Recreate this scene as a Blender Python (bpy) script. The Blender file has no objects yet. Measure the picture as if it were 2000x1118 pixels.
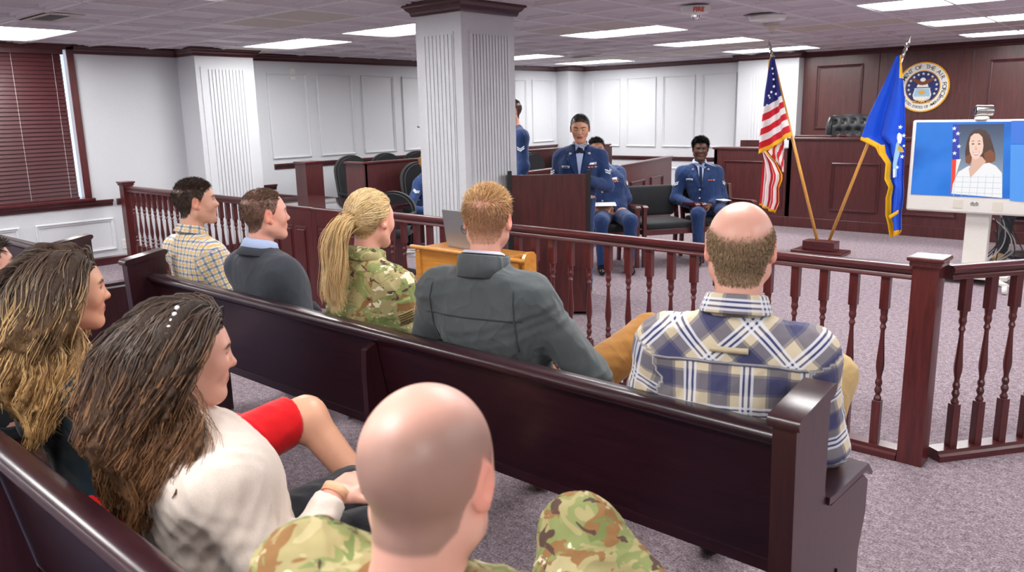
import bpy, bmesh, math, random
import numpy as np
from mathutils import Vector, Matrix, Euler
from mathutils.bvhtree import BVHTree

# ------------------------------------------------------------------ camera, light, exposure
SC = bpy.context.scene
COL = SC.collection
YAW, PITCH, ROLL, FPX, CAMZ = map(float, (41.395, 12.17, -1.265, 1569.1, 1.65))
_y, _p, _r = math.radians(YAW), math.radians(PITCH), math.radians(ROLL)
FWD = Vector((-math.sin(_y) * math.cos(_p), math.cos(_y) * math.cos(_p), -math.sin(_p)))
RGT = Vector((math.cos(_y), math.sin(_y), 0))
UPV = RGT.cross(FWD)
RGT, UPV = (math.cos(_r) * RGT + math.sin(_r) * UPV), (-math.sin(_r) * RGT + math.cos(_r) * UPV)
CAM = Vector((0, 0, CAMZ))
cd = bpy.data.cameras.new('camera'); co = bpy.data.objects.new('camera', cd); COL.objects.link(co)
cd.sensor_width = 36; cd.lens = FPX / 2000 * 36; cd.clip_start = .05; cd.clip_end = 100
cd.dof.use_dof = True; cd.dof.focus_distance = 4.0; cd.dof.aperture_fstop = 5.6
mw = Matrix((RGT, UPV, -FWD)).transposed().to_4x4(); mw.translation = CAM
co.matrix_world = mw
SC.camera = co
W = bpy.data.worlds.new('world'); SC.world = W; W.use_nodes = True
W.node_tree.nodes['Background'].inputs[0].default_value = (.75, .85, 1, 1)
W.node_tree.nodes['Background'].inputs[1].default_value = 3.0
SC.view_settings.view_transform = 'Standard'; SC.view_settings.look = 'None'
SC.view_settings.gamma = 1; SC.view_settings.use_curve_mapping = False
SC.view_settings.exposure = 0.3
LAMP = 12.0          # strength of the ceiling troffers

# ------------------------------------------------------------------ pixel -> point
def ray(x, y): return (x - 1000) * RGT - (y - 559) * UPV + FPX * FWD
def onp(x, y, k, v):
    d = ray(x, y); t = (v - CAM[k]) / d[k]; return CAM + d * t
def PZ(x, y, z=0): return onp(x, y, 2, z)
def PY(x, y, v): return onp(x, y, 1, v)
def PX(x, y, v): return onp(x, y, 0, v)

# ------------------------------------------------------------------ helpers
def tag(o, label=None, cat=None, group=None, kind=None):
    if label: o['label'] = label
    if cat: o['category'] = cat
    if group: o['group'] = group
    if kind: o['kind'] = kind
    return o
def empty(name, loc=(0, 0, 0), rz=0, label=None, cat=None, group=None, kind=None):
    o = bpy.data.objects.new(name, None); COL.objects.link(o); o.empty_display_size = .1
    o.location = loc; o.rotation_euler = (0, 0, rz)
    return tag(o, label, cat, group, kind)
def link(name, me, mat=None, parent=None, smooth=False):
    o = bpy.data.objects.new(name, me); COL.objects.link(o)
    if mat is not None and not me.materials:
        for m in (mat if isinstance(mat, (list, tuple)) else [mat]): me.materials.append(m)
    if parent is not None: o.parent = parent
    if smooth and len(me.polygons): me.polygons.foreach_set('use_smooth', [True] * len(me.polygons))
    return o
def copy_tree(o, parent=None):
    c = o.copy(); COL.objects.link(c)
    if parent is not None: c.parent = parent
    for ch in list(o.children): copy_tree(ch, c)
    return c
class MB:
    """collects boxes, prisms, lathes, tubes; build() makes ONE mesh object"""
    def __init__(s): s.v = []; s.f = []; s.m = []
    def add(s, vs, fs, m=0):
        n = len(s.v); s.v += [tuple(v) for v in vs]
        s.f += [tuple(i + n for i in f) for f in fs]; s.m += [m] * len(fs); return s
    def box(s, x0, x1, y0, y1, z0, z1, m=0, bev=0):
        if bev:
            b = min(bev, abs(x1-x0)/2.01, abs(y1-y0)/2.01, abs(z1-z0)/2.01)
            bm = bmesh.new(); bmesh.ops.create_cube(bm, size=1)
            for v in bm.verts: v.co = ((x0+x1)/2 + v.co.x*(x1-x0), (y0+y1)/2 + v.co.y*(y1-y0), (z0+z1)/2 + v.co.z*(z1-z0))
            bmesh.ops.bevel(bm, geom=bm.edges[:], offset=b, segments=2, affect='EDGES', profile=.5)
            bm.verts.index_update()
            s.add([v.co[:] for v in bm.verts], [[v.index for v in f.verts] for f in bm.faces], m); bm.free(); return s
        v = [(x, y, z) for z in (z0, z1) for y in (y0, y1) for x in (x0, x1)]
        return s.add(v, [(0, 2, 3, 1), (4, 5, 7, 6), (0, 1, 5, 4), (1, 3, 7, 5), (3, 2, 6, 7), (2, 0, 4, 6)], m)
    def prism(s, pts, axis, a0, a1, m=0):
        """2D outline extruded along axis (0,1,2); outline coords are the other two axes in order"""
        def P(p, a):
            return (a, p[0], p[1]) if axis == 0 else ((p[0], a, p[1]) if axis == 1 else (p[0], p[1], a))
        n = len(pts); v = [P(p, a0) for p in pts] + [P(p, a1) for p in pts]
        fs = [tuple(range(n))[::-1], tuple(range(n, 2*n))] + [(i, (i+1) % n, n+(i+1) % n, n+i) for i in range(n)]
        return s.add(v, fs, m)
    def lathe(s, prof, c=(0, 0, 0), n=12, m=0, ax=None):
        v = []; fs = []
        M = Vector((0, 0, 1)).rotation_difference(Vector(ax)).to_matrix() if ax else None
        for r, z in prof:
            for k in range(n):
                a = 2*math.pi*k/n; p = Vector((r*math.cos(a), r*math.sin(a), z))
                if M: p = M @ p
                v.append((p.x+c[0], p.y+c[1], p.z+c[2]))
        L = len(prof)
        for i in range(L-1):
            for k in range(n): fs.append((i*n+k, i*n+(k+1) % n, (i+1)*n+(k+1) % n, (i+1)*n+k))
        fs.append(tuple(range(n))[::-1]); fs.append(tuple((L-1)*n+k for k in range(n)))
        return s.add(v, fs, m)
    def tube(s, pts, r, n=8, m=0):
        pts = [Vector(p) for p in pts]; v = []; fs = []; L = len(pts)
        rr = r if isinstance(r, (list, tuple)) else [r]*L
        prev = None
        for i, p in enumerate(pts):
            t = (pts[min(i+1, L-1)] - pts[max(i-1, 0)]).normalized()
            if prev is None:
                a = Vector((0, 0, 1)) if abs(t.z) < .9 else Vector((1, 0, 0)); u = t.cross(a).normalized()
            else: u = (prev - t*prev.dot(t)).normalized()
            prev = u; w = t.cross(u)
            for k in range(n):
                a = 2*math.pi*k/n; v.append(p + (u*math.cos(a) + w*math.sin(a))*rr[i])
        for i in range(L-1):
            for k in range(n): fs.append((i*n+k, i*n+(k+1) % n, (i+1)*n+(k+1) % n, (i+1)*n+k))
        fs.append(tuple(range(n))[::-1]); fs.append(tuple((L-1)*n+k for k in range(n)))
        return s.add(v, fs, m)
    def mesh(s, name):
        me = bpy.data.meshes.new(name); me.from_pydata(s.v, [], s.f)
        if any(s.m): me.polygons.foreach_set('material_index', s.m)
        me.update(); return me
    def build(s, name, mat, parent=None, smooth=False, auto=None):
        o = link(name, s.mesh(name), mat, parent, smooth)
        if auto: shade_auto(o, auto)
        return o
def shade_auto(o, deg=35):
    me = o.data; me.polygons.foreach_set('use_smooth', [True]*len(me.polygons))
    bm = bmesh.new(); bm.from_mesh(me); bm.normal_update()
    for e in bm.edges:
        if len(e.link_faces) == 2 and e.calc_face_angle(0) > math.radians(deg): e.smooth = False
    bm.to_mesh(me); bm.free()
def moulding(mb, path, prof, closed=False, m=0):
    """sweep profile (out, up) along an XY polyline with mitred corners; out = left of travel"""
    n = len(path); pts = [Vector((p[0], p[1])) for p in path]; rows = []
    for i in range(n):
        d0 = (pts[i]-pts[i-1]).normalized() if (i > 0 or closed) else None
        d1 = (pts[(i+1) % n]-pts[i]).normalized() if (i < n-1 or closed) else None
        if d0 is None: d0 = d1
        if d1 is None: d1 = d0
        n0 = Vector((-d0.y, d0.x)); n1 = Vector((-d1.y, d1.x)); b = (n0+n1); b = b/ max(.2, (1+n0.dot(n1)))
        rows.append([(pts[i].x+b.x*o, pts[i].y+b.y*o, u) for o, u in prof])
    k = len(prof); v = [p for r in rows for p in r]; fs = []
    for i in range(n if closed else n-1):
        j = (i+1) % n
        for q in range(k): fs.append((i*k+q, j*k+q, j*k+(q+1) % k, i*k+(q+1) % k))
    if not closed: fs += [tuple(range(k)), tuple((n-1)*k+q for q in range(k))[::-1]]
    mb.add(v, fs, m); return mb

# ------------------------------------------------------------------ materials
def lin(*c):
    return tuple((x/12.92 if x <= .04045 else ((x+.055)/1.055)**2.4) for x in c) + (1,)
def rgb(r, g, b): return lin(r/255, g/255, b/255)
class NT:
    def __init__(s, name):
        s.mat = bpy.data.materials.new(name); s.mat.use_nodes = True; s.t = s.mat.node_tree
        s.b = s.t.nodes['Principled BSDF']
    def n(s, typ, **kw):
        nd = s.t.nodes.new(typ)
        for k, v in kw.items():
            if k in nd.inputs.keys() if isinstance(k, str) else False: nd.inputs[k].default_value = v
            else: setattr(nd, k, v)
        return nd
    def l(s, a, b): s.t.links.new(a, b)
    def coord(s, kind='Object', scale=(1, 1, 1), rot=(0, 0, 0)):
        c = s.n('ShaderNodeTexCoord'); m = s.n('ShaderNodeMapping'); m.inputs['Scale'].default_value = scale; m.inputs['Rotation'].default_value = rot
        s.l(c.outputs[kind], m.inputs['Vector']); return m.outputs[0]
    def noise(s, vec, scale, detail=3, rough=.5, dist=0):
        t = s.n('ShaderNodeTexNoise'); t.inputs['Scale'].default_value = scale; t.inputs['Detail'].default_value = detail
        t.inputs['Roughness'].default_value = rough; t.inputs['Distortion'].default_value = dist; s.l(vec, t.inputs['Vector']); return t.outputs['Fac']
    def ramp(s, fac, stops, interp='LINEAR'):
        r = s.n('ShaderNodeValToRGB'); e = r.color_ramp.elements; r.color_ramp.interpolation = interp
        while len(e) < len(stops): e.new(.5)
        for k, (p, c) in enumerate(stops): e[k].position = p; e[k].color = c
        s.l(fac, r.inputs[0]); return r.outputs[0]
    def mix(s, fac, a, b, mode='MIX'):
        m = s.n('ShaderNodeMix'); m.data_type = 'RGBA'; m.blend_type = mode
        for k, v in ((0, fac), (6, a), (7, b)):
            if hasattr(v, 'is_linked') or hasattr(v, 'links'): s.l(v, m.inputs[k])
            else: m.inputs[k].default_value = v
        return m.outputs[2]
    def math(s, op, a, b=0, c=None):
        m = s.n('ShaderNodeMath'); m.operation = op
        for k, v in ((0, a), (1, b), (2, c)):
            if v is None: continue
            if hasattr(v, 'links'): s.l(v, m.inputs[k])
            else: m.inputs[k].default_value = v
        return m.outputs[0]
    def bump(s, h, strength=.3, dist=.01):
        b = s.n('ShaderNodeBump'); b.inputs['Strength'].default_value = strength; b.inputs['Distance'].default_value = dist
        s.l(h, b.inputs['Height']); s.l(b.outputs[0], s.b.inputs['Normal'])
    def set(s, **kw):
        for k, v in kw.items():
            k = {'rough': 'Roughness', 'metal': 'Metallic', 'spec': 'Specular IOR Level', 'coat': 'Coat Weight', 'trans': 'Transmission Weight', 'ior': 'IOR',
                 'sheen': 'Sheen Weight', 'sss': 'Subsurface Weight', 'base': 'Base Color', 'alpha': 'Alpha', 'coatr': 'Coat Roughness'}[k]
            if hasattr(v, 'links'): s.l(v, s.b.inputs[k])
            else: s.b.inputs[k].default_value = v
        return s
def plain(name, c, rough=.5, **kw):
    t = NT(name); n = t.noise(t.coord(), 60, 2); t.set(rough=rough, **kw)
    t.set(base=t.mix(n, tuple(x*.93 for x in c[:3])+(1,), tuple(min(1, x*1.06) for x in c[:3])+(1,)))
    return t.mat
def wood(name, c0, c1, rough=.32, axis=2, sc=1.0, coat=.3, bump=.05):
    t = NT(name); s = [28*sc]*3; s[axis] = 2.2*sc
    v = t.coord('Object', tuple(s)); f = t.noise(v, 1.6, 6, .62, .6); g = t.noise(t.coord('Object', tuple(x*4 for x in s)), 1, 3)
    cc = t.ramp(t.math('MULTIPLY_ADD', g, .35, t.math('MULTIPLY', f, .72)), [(.3, c0), (.72, c1)])
    t.set(base=cc, rough=rough, coat=coat, coatr=.2); t.bump(f, bump, .004); return t.mat
M = {}
M['mahog'] = wood('mahogany', rgb(46, 14, 18), rgb(92, 34, 36), .3, 0)
M['mahogz'] = wood('mahogany_upright', rgb(50, 15, 18), rgb(96, 36, 36), .3, 2)
M['mahogy'] = wood('mahogany_depth', rgb(48, 15, 19), rgb(92, 34, 36), .3, 1)
M['pew'] = wood('pew_dark_mahogany', rgb(26, 9, 16), rgb(50, 20, 28), .3, 0, coat=.3)
M['pewz'] = wood('pew_end_mahogany', rgb(36, 15, 21), rgb(62, 29, 35), .3, 2, coat=.3)
M['panel'] = wood('wall_mahogany_veneer', rgb(60, 30, 30), rgb(92, 50, 48), .36, 2, .7, coat=.15)
M['bench'] = wood('bench_mahogany_veneer', rgb(58, 24, 26), rgb(88, 42, 42), .34, 2, .7, coat=.2)
M['podium'] = wood('podium_mahogany_laminate', rgb(42, 14, 17), rgb(86, 34, 34), .36, 2, .6, coat=.15)
M['trim'] = wood('trim_mahogany', rgb(46, 14, 20), rgb(84, 34, 38), .3, 1)
M['oak'] = wood('honey_oak', rgb(176, 108, 34), rgb(214, 150, 62), .35, 0, .7)
M['pole'] = wood('flagpole_oak', rgb(196, 138, 58), rgb(226, 172, 86), .35, 2, .7)
M['white'] = plain('white_wall_paint', rgb(204, 207, 211), .6)
M['whitetrim'] = plain('white_gloss_moulding', rgb(208, 211, 215), .4)
M['plastic'] = plain('white_plastic', rgb(226, 226, 222), .35)
M['grid'] = plain('ceiling_grid_paint', rgb(236, 234, 236), .5)
M['black'] = plain('black_plastic', rgb(22, 22, 24), .4)
M['chrome'] = plain('silver_metal', rgb(190, 190, 186), .22, metal=1.0)
M['steel'] = plain('brushed_silver', rgb(168, 170, 172), .38, metal=.7)
M['gold'] = plain('gold_fringe', rgb(238, 182, 20), .6)
M['tvbez'] = plain('warm_grey_plastic', rgb(205, 202, 196), .4)
def wrinkle(t, n, wr, weave=.002):
    """fine weave plus soft creases as relief"""
    v = t.coord('Object', (1, 1, .75)); w = t.noise(v, 6.5, 1.5, .4, 1.1); w = t.math('ABSOLUTE', t.math('SUBTRACT', w, .5)); w = t.math('POWER', t.math('SUBTRACT', 1, t.math('MULTIPLY', w, 2)), 3)
    h = t.math('ADD', t.math('MULTIPLY', n, weave*18), t.math('MULTIPLY', w, wr)); t.bump(h, .4, .03)
def fabric(name, c, sc=900, rough=.85, amt=.25, wr=0):
    t = NT(name); v = t.coord(); n = t.noise(v, sc, 2, .6); n2 = t.noise(v, 9, 3)
    f = t.math('ADD', t.math('MULTIPLY', n, .7), t.math('MULTIPLY', n2, .3))
    t.set(base=t.ramp(f, [(.3, tuple(x*(1-amt) for x in c[:3])+(1,)), (.7, tuple(min(1, x*(1+amt)) for x in c[:3])+(1,))]), rough=rough, sheen=.15, spec=.25)
    if wr: wrinkle(t, n, wr)
    else: t.bump(n, .25, .002)
    return t.mat
M['blackfab'] = fabric('black_woven_upholstery', rgb(36, 37, 40), 420)
def carpet(name, cols, sc):
    t = NT(name); v = t.coord(); n = t.noise(v, sc, 4, .75); n2 = t.noise(v, sc*.28, 3, .6)
    f = t.math('ADD', t.math('MULTIPLY', n, .72), t.math('MULTIPLY', n2, .28))
    t.set(base=t.ramp(f, cols), rough=.95, spec=.1); t.bump(n, .6, .006); return t.mat
M['carpet'] = carpet('mauve_speckled_carpet', [(.33, rgb(72, 58, 66)), (.47, rgb(128, 113, 121)), (.56, rgb(158, 146, 152)), (.68, rgb(200, 192, 197))], 110)
M['carpet2'] = carpet('navy_speckled_carpet', [(.34, rgb(34, 34, 52)), (.5, rgb(74, 72, 96)), (.66, rgb(150, 148, 164))], 130)
t = NT('ceiling_tile_vinyl'); n = t.noise(t.coord(), 240, 2, .6); t.set(base=t.mix(n, rgb(206, 200, 207), rgb(222, 217, 223)), rough=.55); t.bump(n, .08, .002); M['tile'] = t.mat
t = NT('plain_tile_mineral'); n = t.noise(t.coord(), 160, 4, .7); t.set(base=t.mix(n, rgb(196, 190, 182), rgb(212, 206, 198)), rough=.8); t.bump(n, .15, .003); M['tan'] = t.mat
def emit(name, c, s):
    t = NT(name); t.set(base=(.8, .8, .8, 1), rough=.5); t.b.inputs['Emission Color'].default_value = c; t.b.inputs['Emission Strength'].default_value = s; return t.mat
M['lamp'] = emit('troffer_diffuser', (1, .985, .97, 1), LAMP)
M['lampmid'] = emit('troffer_basket', (1, .985, .97, 1), LAMP*2.2)
M['glass'] = NT('clear_glass').set(base=(1, 1, 1, 1), rough=.02, trans=1.0, ior=1.45).mat
M['day'] = emit('daylight_behind_window', (.8, .92, 1, 1), 6)
# ------------------------------------------------------------------ the room
XL, XR, YB, YF, ZC = -9.75, 4.2, 12.95, -4.2, 2.48
def struct(name, mb, mat, parent=None, **kw):
    o = mb.build(name, mat, parent, **kw)
    if parent is None: o['kind'] = 'structure'
    return o
floor = struct('floor', MB().box(XL-.2, XR+.2, YF-.2, YB+.2, -.1, 0), M['carpet'])
# navy carpet insets between the pews
MB().box(-4.75, -.2, .05, 1.72, 0, .004).build('carpet_inset', M['carpet2'], floor)
MB().box(-8.8, -5.1, .0, 2.45, 0, .004).build('carpet_inset', M['carpet2'], floor)
ceiling = struct('ceiling', MB().box(XL-.2, XR+.2, YF-.2, YB+.2, ZC+.14, ZC+.24), M['tile'])
# left wall with its window opening (y 2.25..3.70, z .80..2.44)
WY0, WY1, WZ0, WZ1 = 2.25, 3.70, .80, 2.44
wl = MB()
wl.box(XL-.2, XL, YF-.2, WY0, 0, ZC+.14).box(XL-.2, XL, WY1, YB+.2, 0, ZC+.14).box(XL-.2, XL, WY0, WY1, 0, WZ0).box(XL-.2, XL, WY0, WY1, WZ1, ZC+.14)
wall_left = struct('wall_left', wl, M['white'])
wall_back = struct('wall_back', MB().box(XL, XR, YB, YB+.2, 0, ZC+.14), M['white'])
wall_right = struct('wall_right', MB().box(XR, XR+.2, YF, YB, 0, ZC+.14), M['white'])
wall_rear = struct('wall_rear', MB().box(XL, XR, YF-.2, YF, 0, ZC+.14), M['white'])
# pilasters (part of the walls)
MB().box(XL, -9.32, 4.97, 5.75, 0, ZC).box(-9.32, -9.312, 5.03, 5.69, .1, 2.27).build('pilaster', M['white'], wall_left)
MB().box(XL, -9.455, 12.46, YB, 0, ZC).build('corner_pilaster', M['white'], wall_left)
MB().box(-6.16, -5.15, 12.72, YB, 0, ZC).build('pilaster', M['white'], wall_back)
for k in range(11):
    y = 5.13 + k*.045
    MB().box(-9.314, -9.300, y, y+.030, .12, 2.24).build('flute', M['whitetrim'], wall_left)
for k in range(7):
    x = -5.93 + k*.05
    MB().box(x, x+.034, 12.708, 12.722, .12, 2.15).build('flute', M['whitetrim'], wall_back)
# wooden back wall behind the judge: veneer sheets with thin seams
xs = [-5.15, -4.008, -2.763, -1.52, -.28, .96, 2.2, 3.44, XR]
for a, b in zip(xs[:-1], xs[1:]):
    MB().box(a+.004, b-.004, YB-.03, YB, .0, ZC-.02, bev=.003).build('veneer_sheet', M['panel'], wall_back)
def frame_rect(u0, u1, v0, v1, w=.03, d=.016):
    """stepped picture-frame moulding in the u,v plane, depth d; returns verts (u,v,dep) and faces"""
    rings = [(0, 0), (0, d*.7), (w*.35, d), (w*.6, d*.55), (w, d*.45), (w, 0)]
    v = []; fs = []
    for i, (o, dp) in enumerate(rings):
        v += [(u0+o, v0+o, dp), (u1-o, v0+o, dp), (u1-o, v1-o, dp), (u0+o, v1-o, dp)]
    for i in range(len(rings)-1):
        for k in range(4): fs.append((i*4+k, i*4+(k+1) % 4, (i+1)*4+(k+1) % 4, (i+1)*4+k))
    return v, fs
def panel_frame(parent, plane, val, u0, u1, v0, v1, mat, w=.034, d=.024, name='panel_moulding', sgn=1):
    v, fs = frame_rect(u0, u1, v0, v1, w, d)
    if plane == 'x': vs = [(val+sgn*p[2], p[0], p[1]) for p in v]
    else: vs = [(p[0], val-sgn*p[2], p[1]) for p in v]
    return MB().add(vs, fs).build(name, mat, parent)
for k in range(8):                                            # long panels on the left wall
    y0 = 6.19 + k*.792
    if y0+.62 < 12.4: panel_frame(wall_left, 'x', XL, y0, y0+.625, 1.10, 2.24, M['whitetrim'])
for y0, y1 in ((3.14, 3.99), (2.18, 2.99), (1.2, 2.03)):                        # wainscot panels under the chair rail
    panel_frame(wall_left, 'x', XL, y0, y1, .17, .55, M['whitetrim'], .04, .02)
for k in range(4):                                            # panels on the white part of the back wall
    x0 = -9.25 + k*.775
    panel_frame(wall_back, 'y', YB, x0, x0+.635, .985, 2.235, M['whitetrim'])
    panel_frame(wall_back, 'y', YB, x0, x0+.635, .17, .62, M['whitetrim'])
panel_frame(wall_back, 'y', YB-.03, -4.93, -4.235, 1.29, 2.26, M['trim'], .04, .022)
for x0 in (-2.562, -1.3, 0, 1.25, 2.5): panel_frame(wall_back, 'y', YB-.03, x0, x0+1.0, 1.29, 2.22, M['trim'], .04, .022)
# crown moulding, chair rails, baseboards
CROWN = [(0, ZC-.085), (.02, ZC-.085), (.026, ZC-.07), (.03, ZC-.055), (.05, ZC-.04), (.062, ZC-.02), (.075, ZC-.014), (.075, ZC+.01), (0, ZC+.01)]
def rev(prof): return [(-o, u) for o, u in prof]
mb = MB(); moulding(mb, [(XL, WY1+.07), (XL, 4.97), (-9.32, 4.97), (-9.32, 5.75), (XL, 5.75), (XL, 12.46), (-9.455, 12.46), (-9.455, YB), (-6.16, YB), (-6.16, 12.72), (-5.15, 12.72), (-5.15, YB-.03), (XR, YB-.03), (XR, YF), (XL, YF), (XL, WY0-.07)], rev(CROWN))
struct('trim_1', mb, M['trim'])
RAIL = [(0, .69), (.012, .69), (.02, .70), (.02, .725), (.032, .735), (.045, .742), (.045, .765), (0, .765)]
mb = MB(); moulding(mb, [(XL, YF), (XL, 4.0)], rev(RAIL)); struct('trim_2', mb, M['trim'])
mb = MB(); moulding(mb, [(XL, 4.05), (XL, 4.97)], rev(RAIL)); struct('trim_3', mb, M['trim'])
R2 = [(o, z+.05) for o, z in RAIL]
mb = MB(); moulding(mb, [(-9.455, YB), (-6.16, YB)], rev(R2)); struct('trim_4', mb, M['trim'])
mb = MB(); moulding(mb, [(XL, 5.76), (XL, 6.2)], rev(RAIL)); struct('trim_5', mb, M['trim'])
R3 = [(o, z+.27) for o, z in RAIL]
mb = MB(); moulding(mb, [(XL, 6.2), (XL, 12.45)], rev(R3)); struct('trim_6', mb, M['trim'])
BASE = [(0, 0), (.018, 0), (.018, .085), (.008, .10), (0, .10)]
mb = MB(); moulding(mb, [(XL, YF), (XL, 4.97), (-9.32, 4.97), (-9.32, 5.75), (XL, 5.75), (XL, 12.46), (-9.455, 12.46), (-9.455, YB), (-6.16, YB), (-6.16, 12.72), (-5.15, 12.72)], rev(BASE))
struct('baseboard_left', mb, M['trim'])
# free-standing pillar with reeded faces and a wooden cap
pillar = struct('pillar', MB().box(-4.88, -4.38, 4.46, 5.06, 0, ZC).box(-4.80, -4.46, 4.452, 4.46, .1, 2.26).box(-4.38, -4.372, 4.53, 4.99, .1, 2.26), M['white'])
tag(pillar, 'square white pillar with reeded faces and dark wooden cap', None)
for k in range(8):
    x = -4.795 + k*.042
    MB().box(x, x+.03, 4.444, 4.453, .12, 2.24).build('flute', M['whitetrim'], pillar)
for k in range(13):
    y = 4.54 + k*.035
    MB().box(-4.373, -4.360, y, y+.022, .12, 2.24).build('flute', M['whitetrim'], pillar)
mb = MB(); moulding(mb, [(-4.88, 4.46), (-4.38, 4.46), (-4.38, 5.06), (-4.88, 5.06)], rev(CROWN), closed=True); mb.build('pillar_cap', M['trim'], pillar)
mb = MB(); moulding(mb, [(-4.88, 4.46), (-4.38, 4.46), (-4.38, 5.06), (-4.88, 5.06)], rev(BASE), closed=True); mb.build('pillar_base', M['whitetrim'], pillar)

# window, its frame and the wooden blind
win = struct('window_1', MB().box(XL-.066, XL-.06, WY0, WY1, WZ0, WZ1), M['glass'])
fr = MB()
fr.box(XL-.07, XL+.03, WY1-.004, WY1+.075, WZ0-.03, WZ1+.03, bev=.006).box(XL-.07, XL+.03, WY0-.075, WY0+.004, WZ0-.03, WZ1+.03, bev=.006)
fr.box(XL-.07, XL+.03, WY0-.075, WY1+.075, WZ1-.004, WZ1+.05, bev=.006)
fr.box(XL-.07, XL-.052, (WY0+WY1)/2-.02, (WY0+WY1)/2+.02, WZ0, WZ1)
fr.build('window_frame', M['mahogz'], win)
MB().box(XL-.2, XL+.06, WY0-.1, WY1+.1, WZ0-.035, WZ0-.002, bev=.006).build('window_sill', M['mahogy'], win)
blind = empty('window_blind', (XL-.012, (WY0+WY1)/2, WZ0), 0, 'dark reddish brown slatted blind lowered over the window', 'blind')
bw = (WY1-WY0)/2 - .035
M['slat'] = wood('blind_slat_mahogany', rgb(58, 20, 25), rgb(80, 32, 36), .45, 1, coat=.1)
sm = MB().box(-.026, .026, -bw, bw-.02, -.0016, .0016).mesh('slat'); sm.materials.append(M['slat'])
for k in range(36):
    s = link('slat', sm, None, blind); s.location = (0, 0, .035+k*.0438); s.rotation_euler = (0, math.radians(72), 0)
MB().box(-.03, .03, -bw, bw-.02, .0, .022, bev=.004).build('bottom_rail', M['slat'], blind)
MB().box(-.035, .035, -bw, bw, WZ1-WZ0-.055, WZ1-WZ0-.002).build('head_rail', M['slat'], blind)
M['cord'] = plain('pale_cord', rgb(214, 214, 214), .8)
for y in (bw-.11, bw-.52, -bw+.52, -bw+.11):
    MB().tube([(.028, y, .02), (.028, y, WZ1-WZ0-.05)], .0016, 5).build('ladder_cord', M['cord'], blind)
tb = MB().lathe([(.002, .04), (.007, .03), (.009, .0), (.002, -.004)], (.04, bw-.04, .96), 8); tb.tube([(.04, bw-.04, 1.0), (.03, bw-.04, 1.58)], .0015, 5); tb.build('pull_cord', M['mahogz'], blind)

# ------------------------------------------------------------------ ceiling tiles on their grid, troffers
O = Vector((-5.70, 7.33)); A = Vector((.64, -.008)); B = Vector((-.025, .69))
def lat(i, j): return O + A*i + B*j
def inview(p, mx=60):
    d = Vector(p) - CAM; z = d.dot(FWD)
    if z < .1: return False
    x = FPX*d.dot(RGT)/z + 1000; y = 559 - FPX*d.dot(UPV)/z
    return -mx < x < 2000+mx and -mx < y < 1118+mx
LAMPS = [(-2, -3), (0, 0), (0, 3), (0, 6), (5, 0), (5, 3), (5, 6), (-5, 3), (-5, 6), (-5, -3), (-6, -7)]
LAMPS += [(0, -7), (5, -3), (5, -7), (10, -3), (10, 0), (10, 3), (10, 6), (10, -7), (-6, -11), (0, -11), (5, -11), (10, -11), (-6, -15), (0, -15), (5, -15), (10, -15)]
PLAIN = {(-2, -5), (-4, 5), (0, -1), (0, 4), (5, 4), (-5, 2), (-2, 5), (-7, -3), (3, 2)}
taken = set()
for i, j in LAMPS: taken |= {(i, j), (i+1, j)}
tv = []; tf = []
hx, hy = .318, .343
def ring(o, z): return [(-hx+o, -hy+o, z), (hx-o, -hy+o, z), (hx-o, hy-o, z), (-hx+o, hy-o, z)]
RG = [(0, 0), (.05, 0), (.06, .022), (.075, .022), (.083, .006), (.115, .006), (.128, .032), (.14, .032), (.15, .016)]
for o_, z_ in RG: tv += ring(o_, z_)
for i in range(len(RG)-1):
    for k in range(4): tf.append((i*4+(k+1) % 4, i*4+k, (i+1)*4+k, (i+1)*4+(k+1) % 4))
n0 = (len(RG)-1)*4; tf.append((n0+3, n0+2, n0+1, n0))
tm = bpy.data.meshes.new('ceiling_tile'); tm.from_pydata(tv, [], tf); tm.materials.append(M['tile'])
pm = MB().box(-hx, hx, -hy, hy, 0, .01).mesh('plain_tile'); pm.materials.append(M['tan'])
rest = MB(); cnt = 0
shear = math.atan2(A.y, A.x)
for i in range(-8, 17):
    for j in range(-18, 10):
        if (i, j) in taken: continue
        c = lat(i+.5, j+.5)
        if not (XL-.25 < c.x < XR+.3 and YF-.3 < c.y < YB+.3): continue
        if -4.95 < c.x < -4.3 and 4.4 < c.y < 5.12: pass
        isp = (i, j) in PLAIN or (i-1, j) in PLAIN
        if inview((c.x, c.y, ZC), 140) and cnt < 300:
            t_ = link('plain_tile' if isp else 'ceiling_tile', pm if isp else tm, None, ceiling); t_.location = (c.x, c.y, ZC); cnt += 1
        else:
            rest.add([(x+c.x, y+c.y, z+ZC) for x, y, z in ring(0, 0)], [(3, 2, 1, 0)])
if rest.f: tag(rest.build('ceiling_tile_field', M['tile'], ceiling), kind='stuff')
def bar(p, q, w=.012):
    d = (q-p).normalized(); n = Vector((-d.y, d.x))*w
    v = [(x.x, x.y, z) for z in (ZC-.006, ZC+.02) for x in (p-n, p+n, q+n, q-n)]
    return MB().add(v, [(0, 1, 2, 3), (7, 6, 5, 4), (0, 4, 5, 1), (1, 5, 6, 2), (2, 6, 7, 3), (3, 7, 4, 0)])
for i in range(-7, 16):
    bar(lat(i, -17), lat(i, 8.3)).build('grid_bar', M['grid'], ceiling)
for j in range(-17, 9):
    bar(lat(-6.5, j), lat(15.3, j)).build('grid_bar', M['grid'], ceiling)
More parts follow.
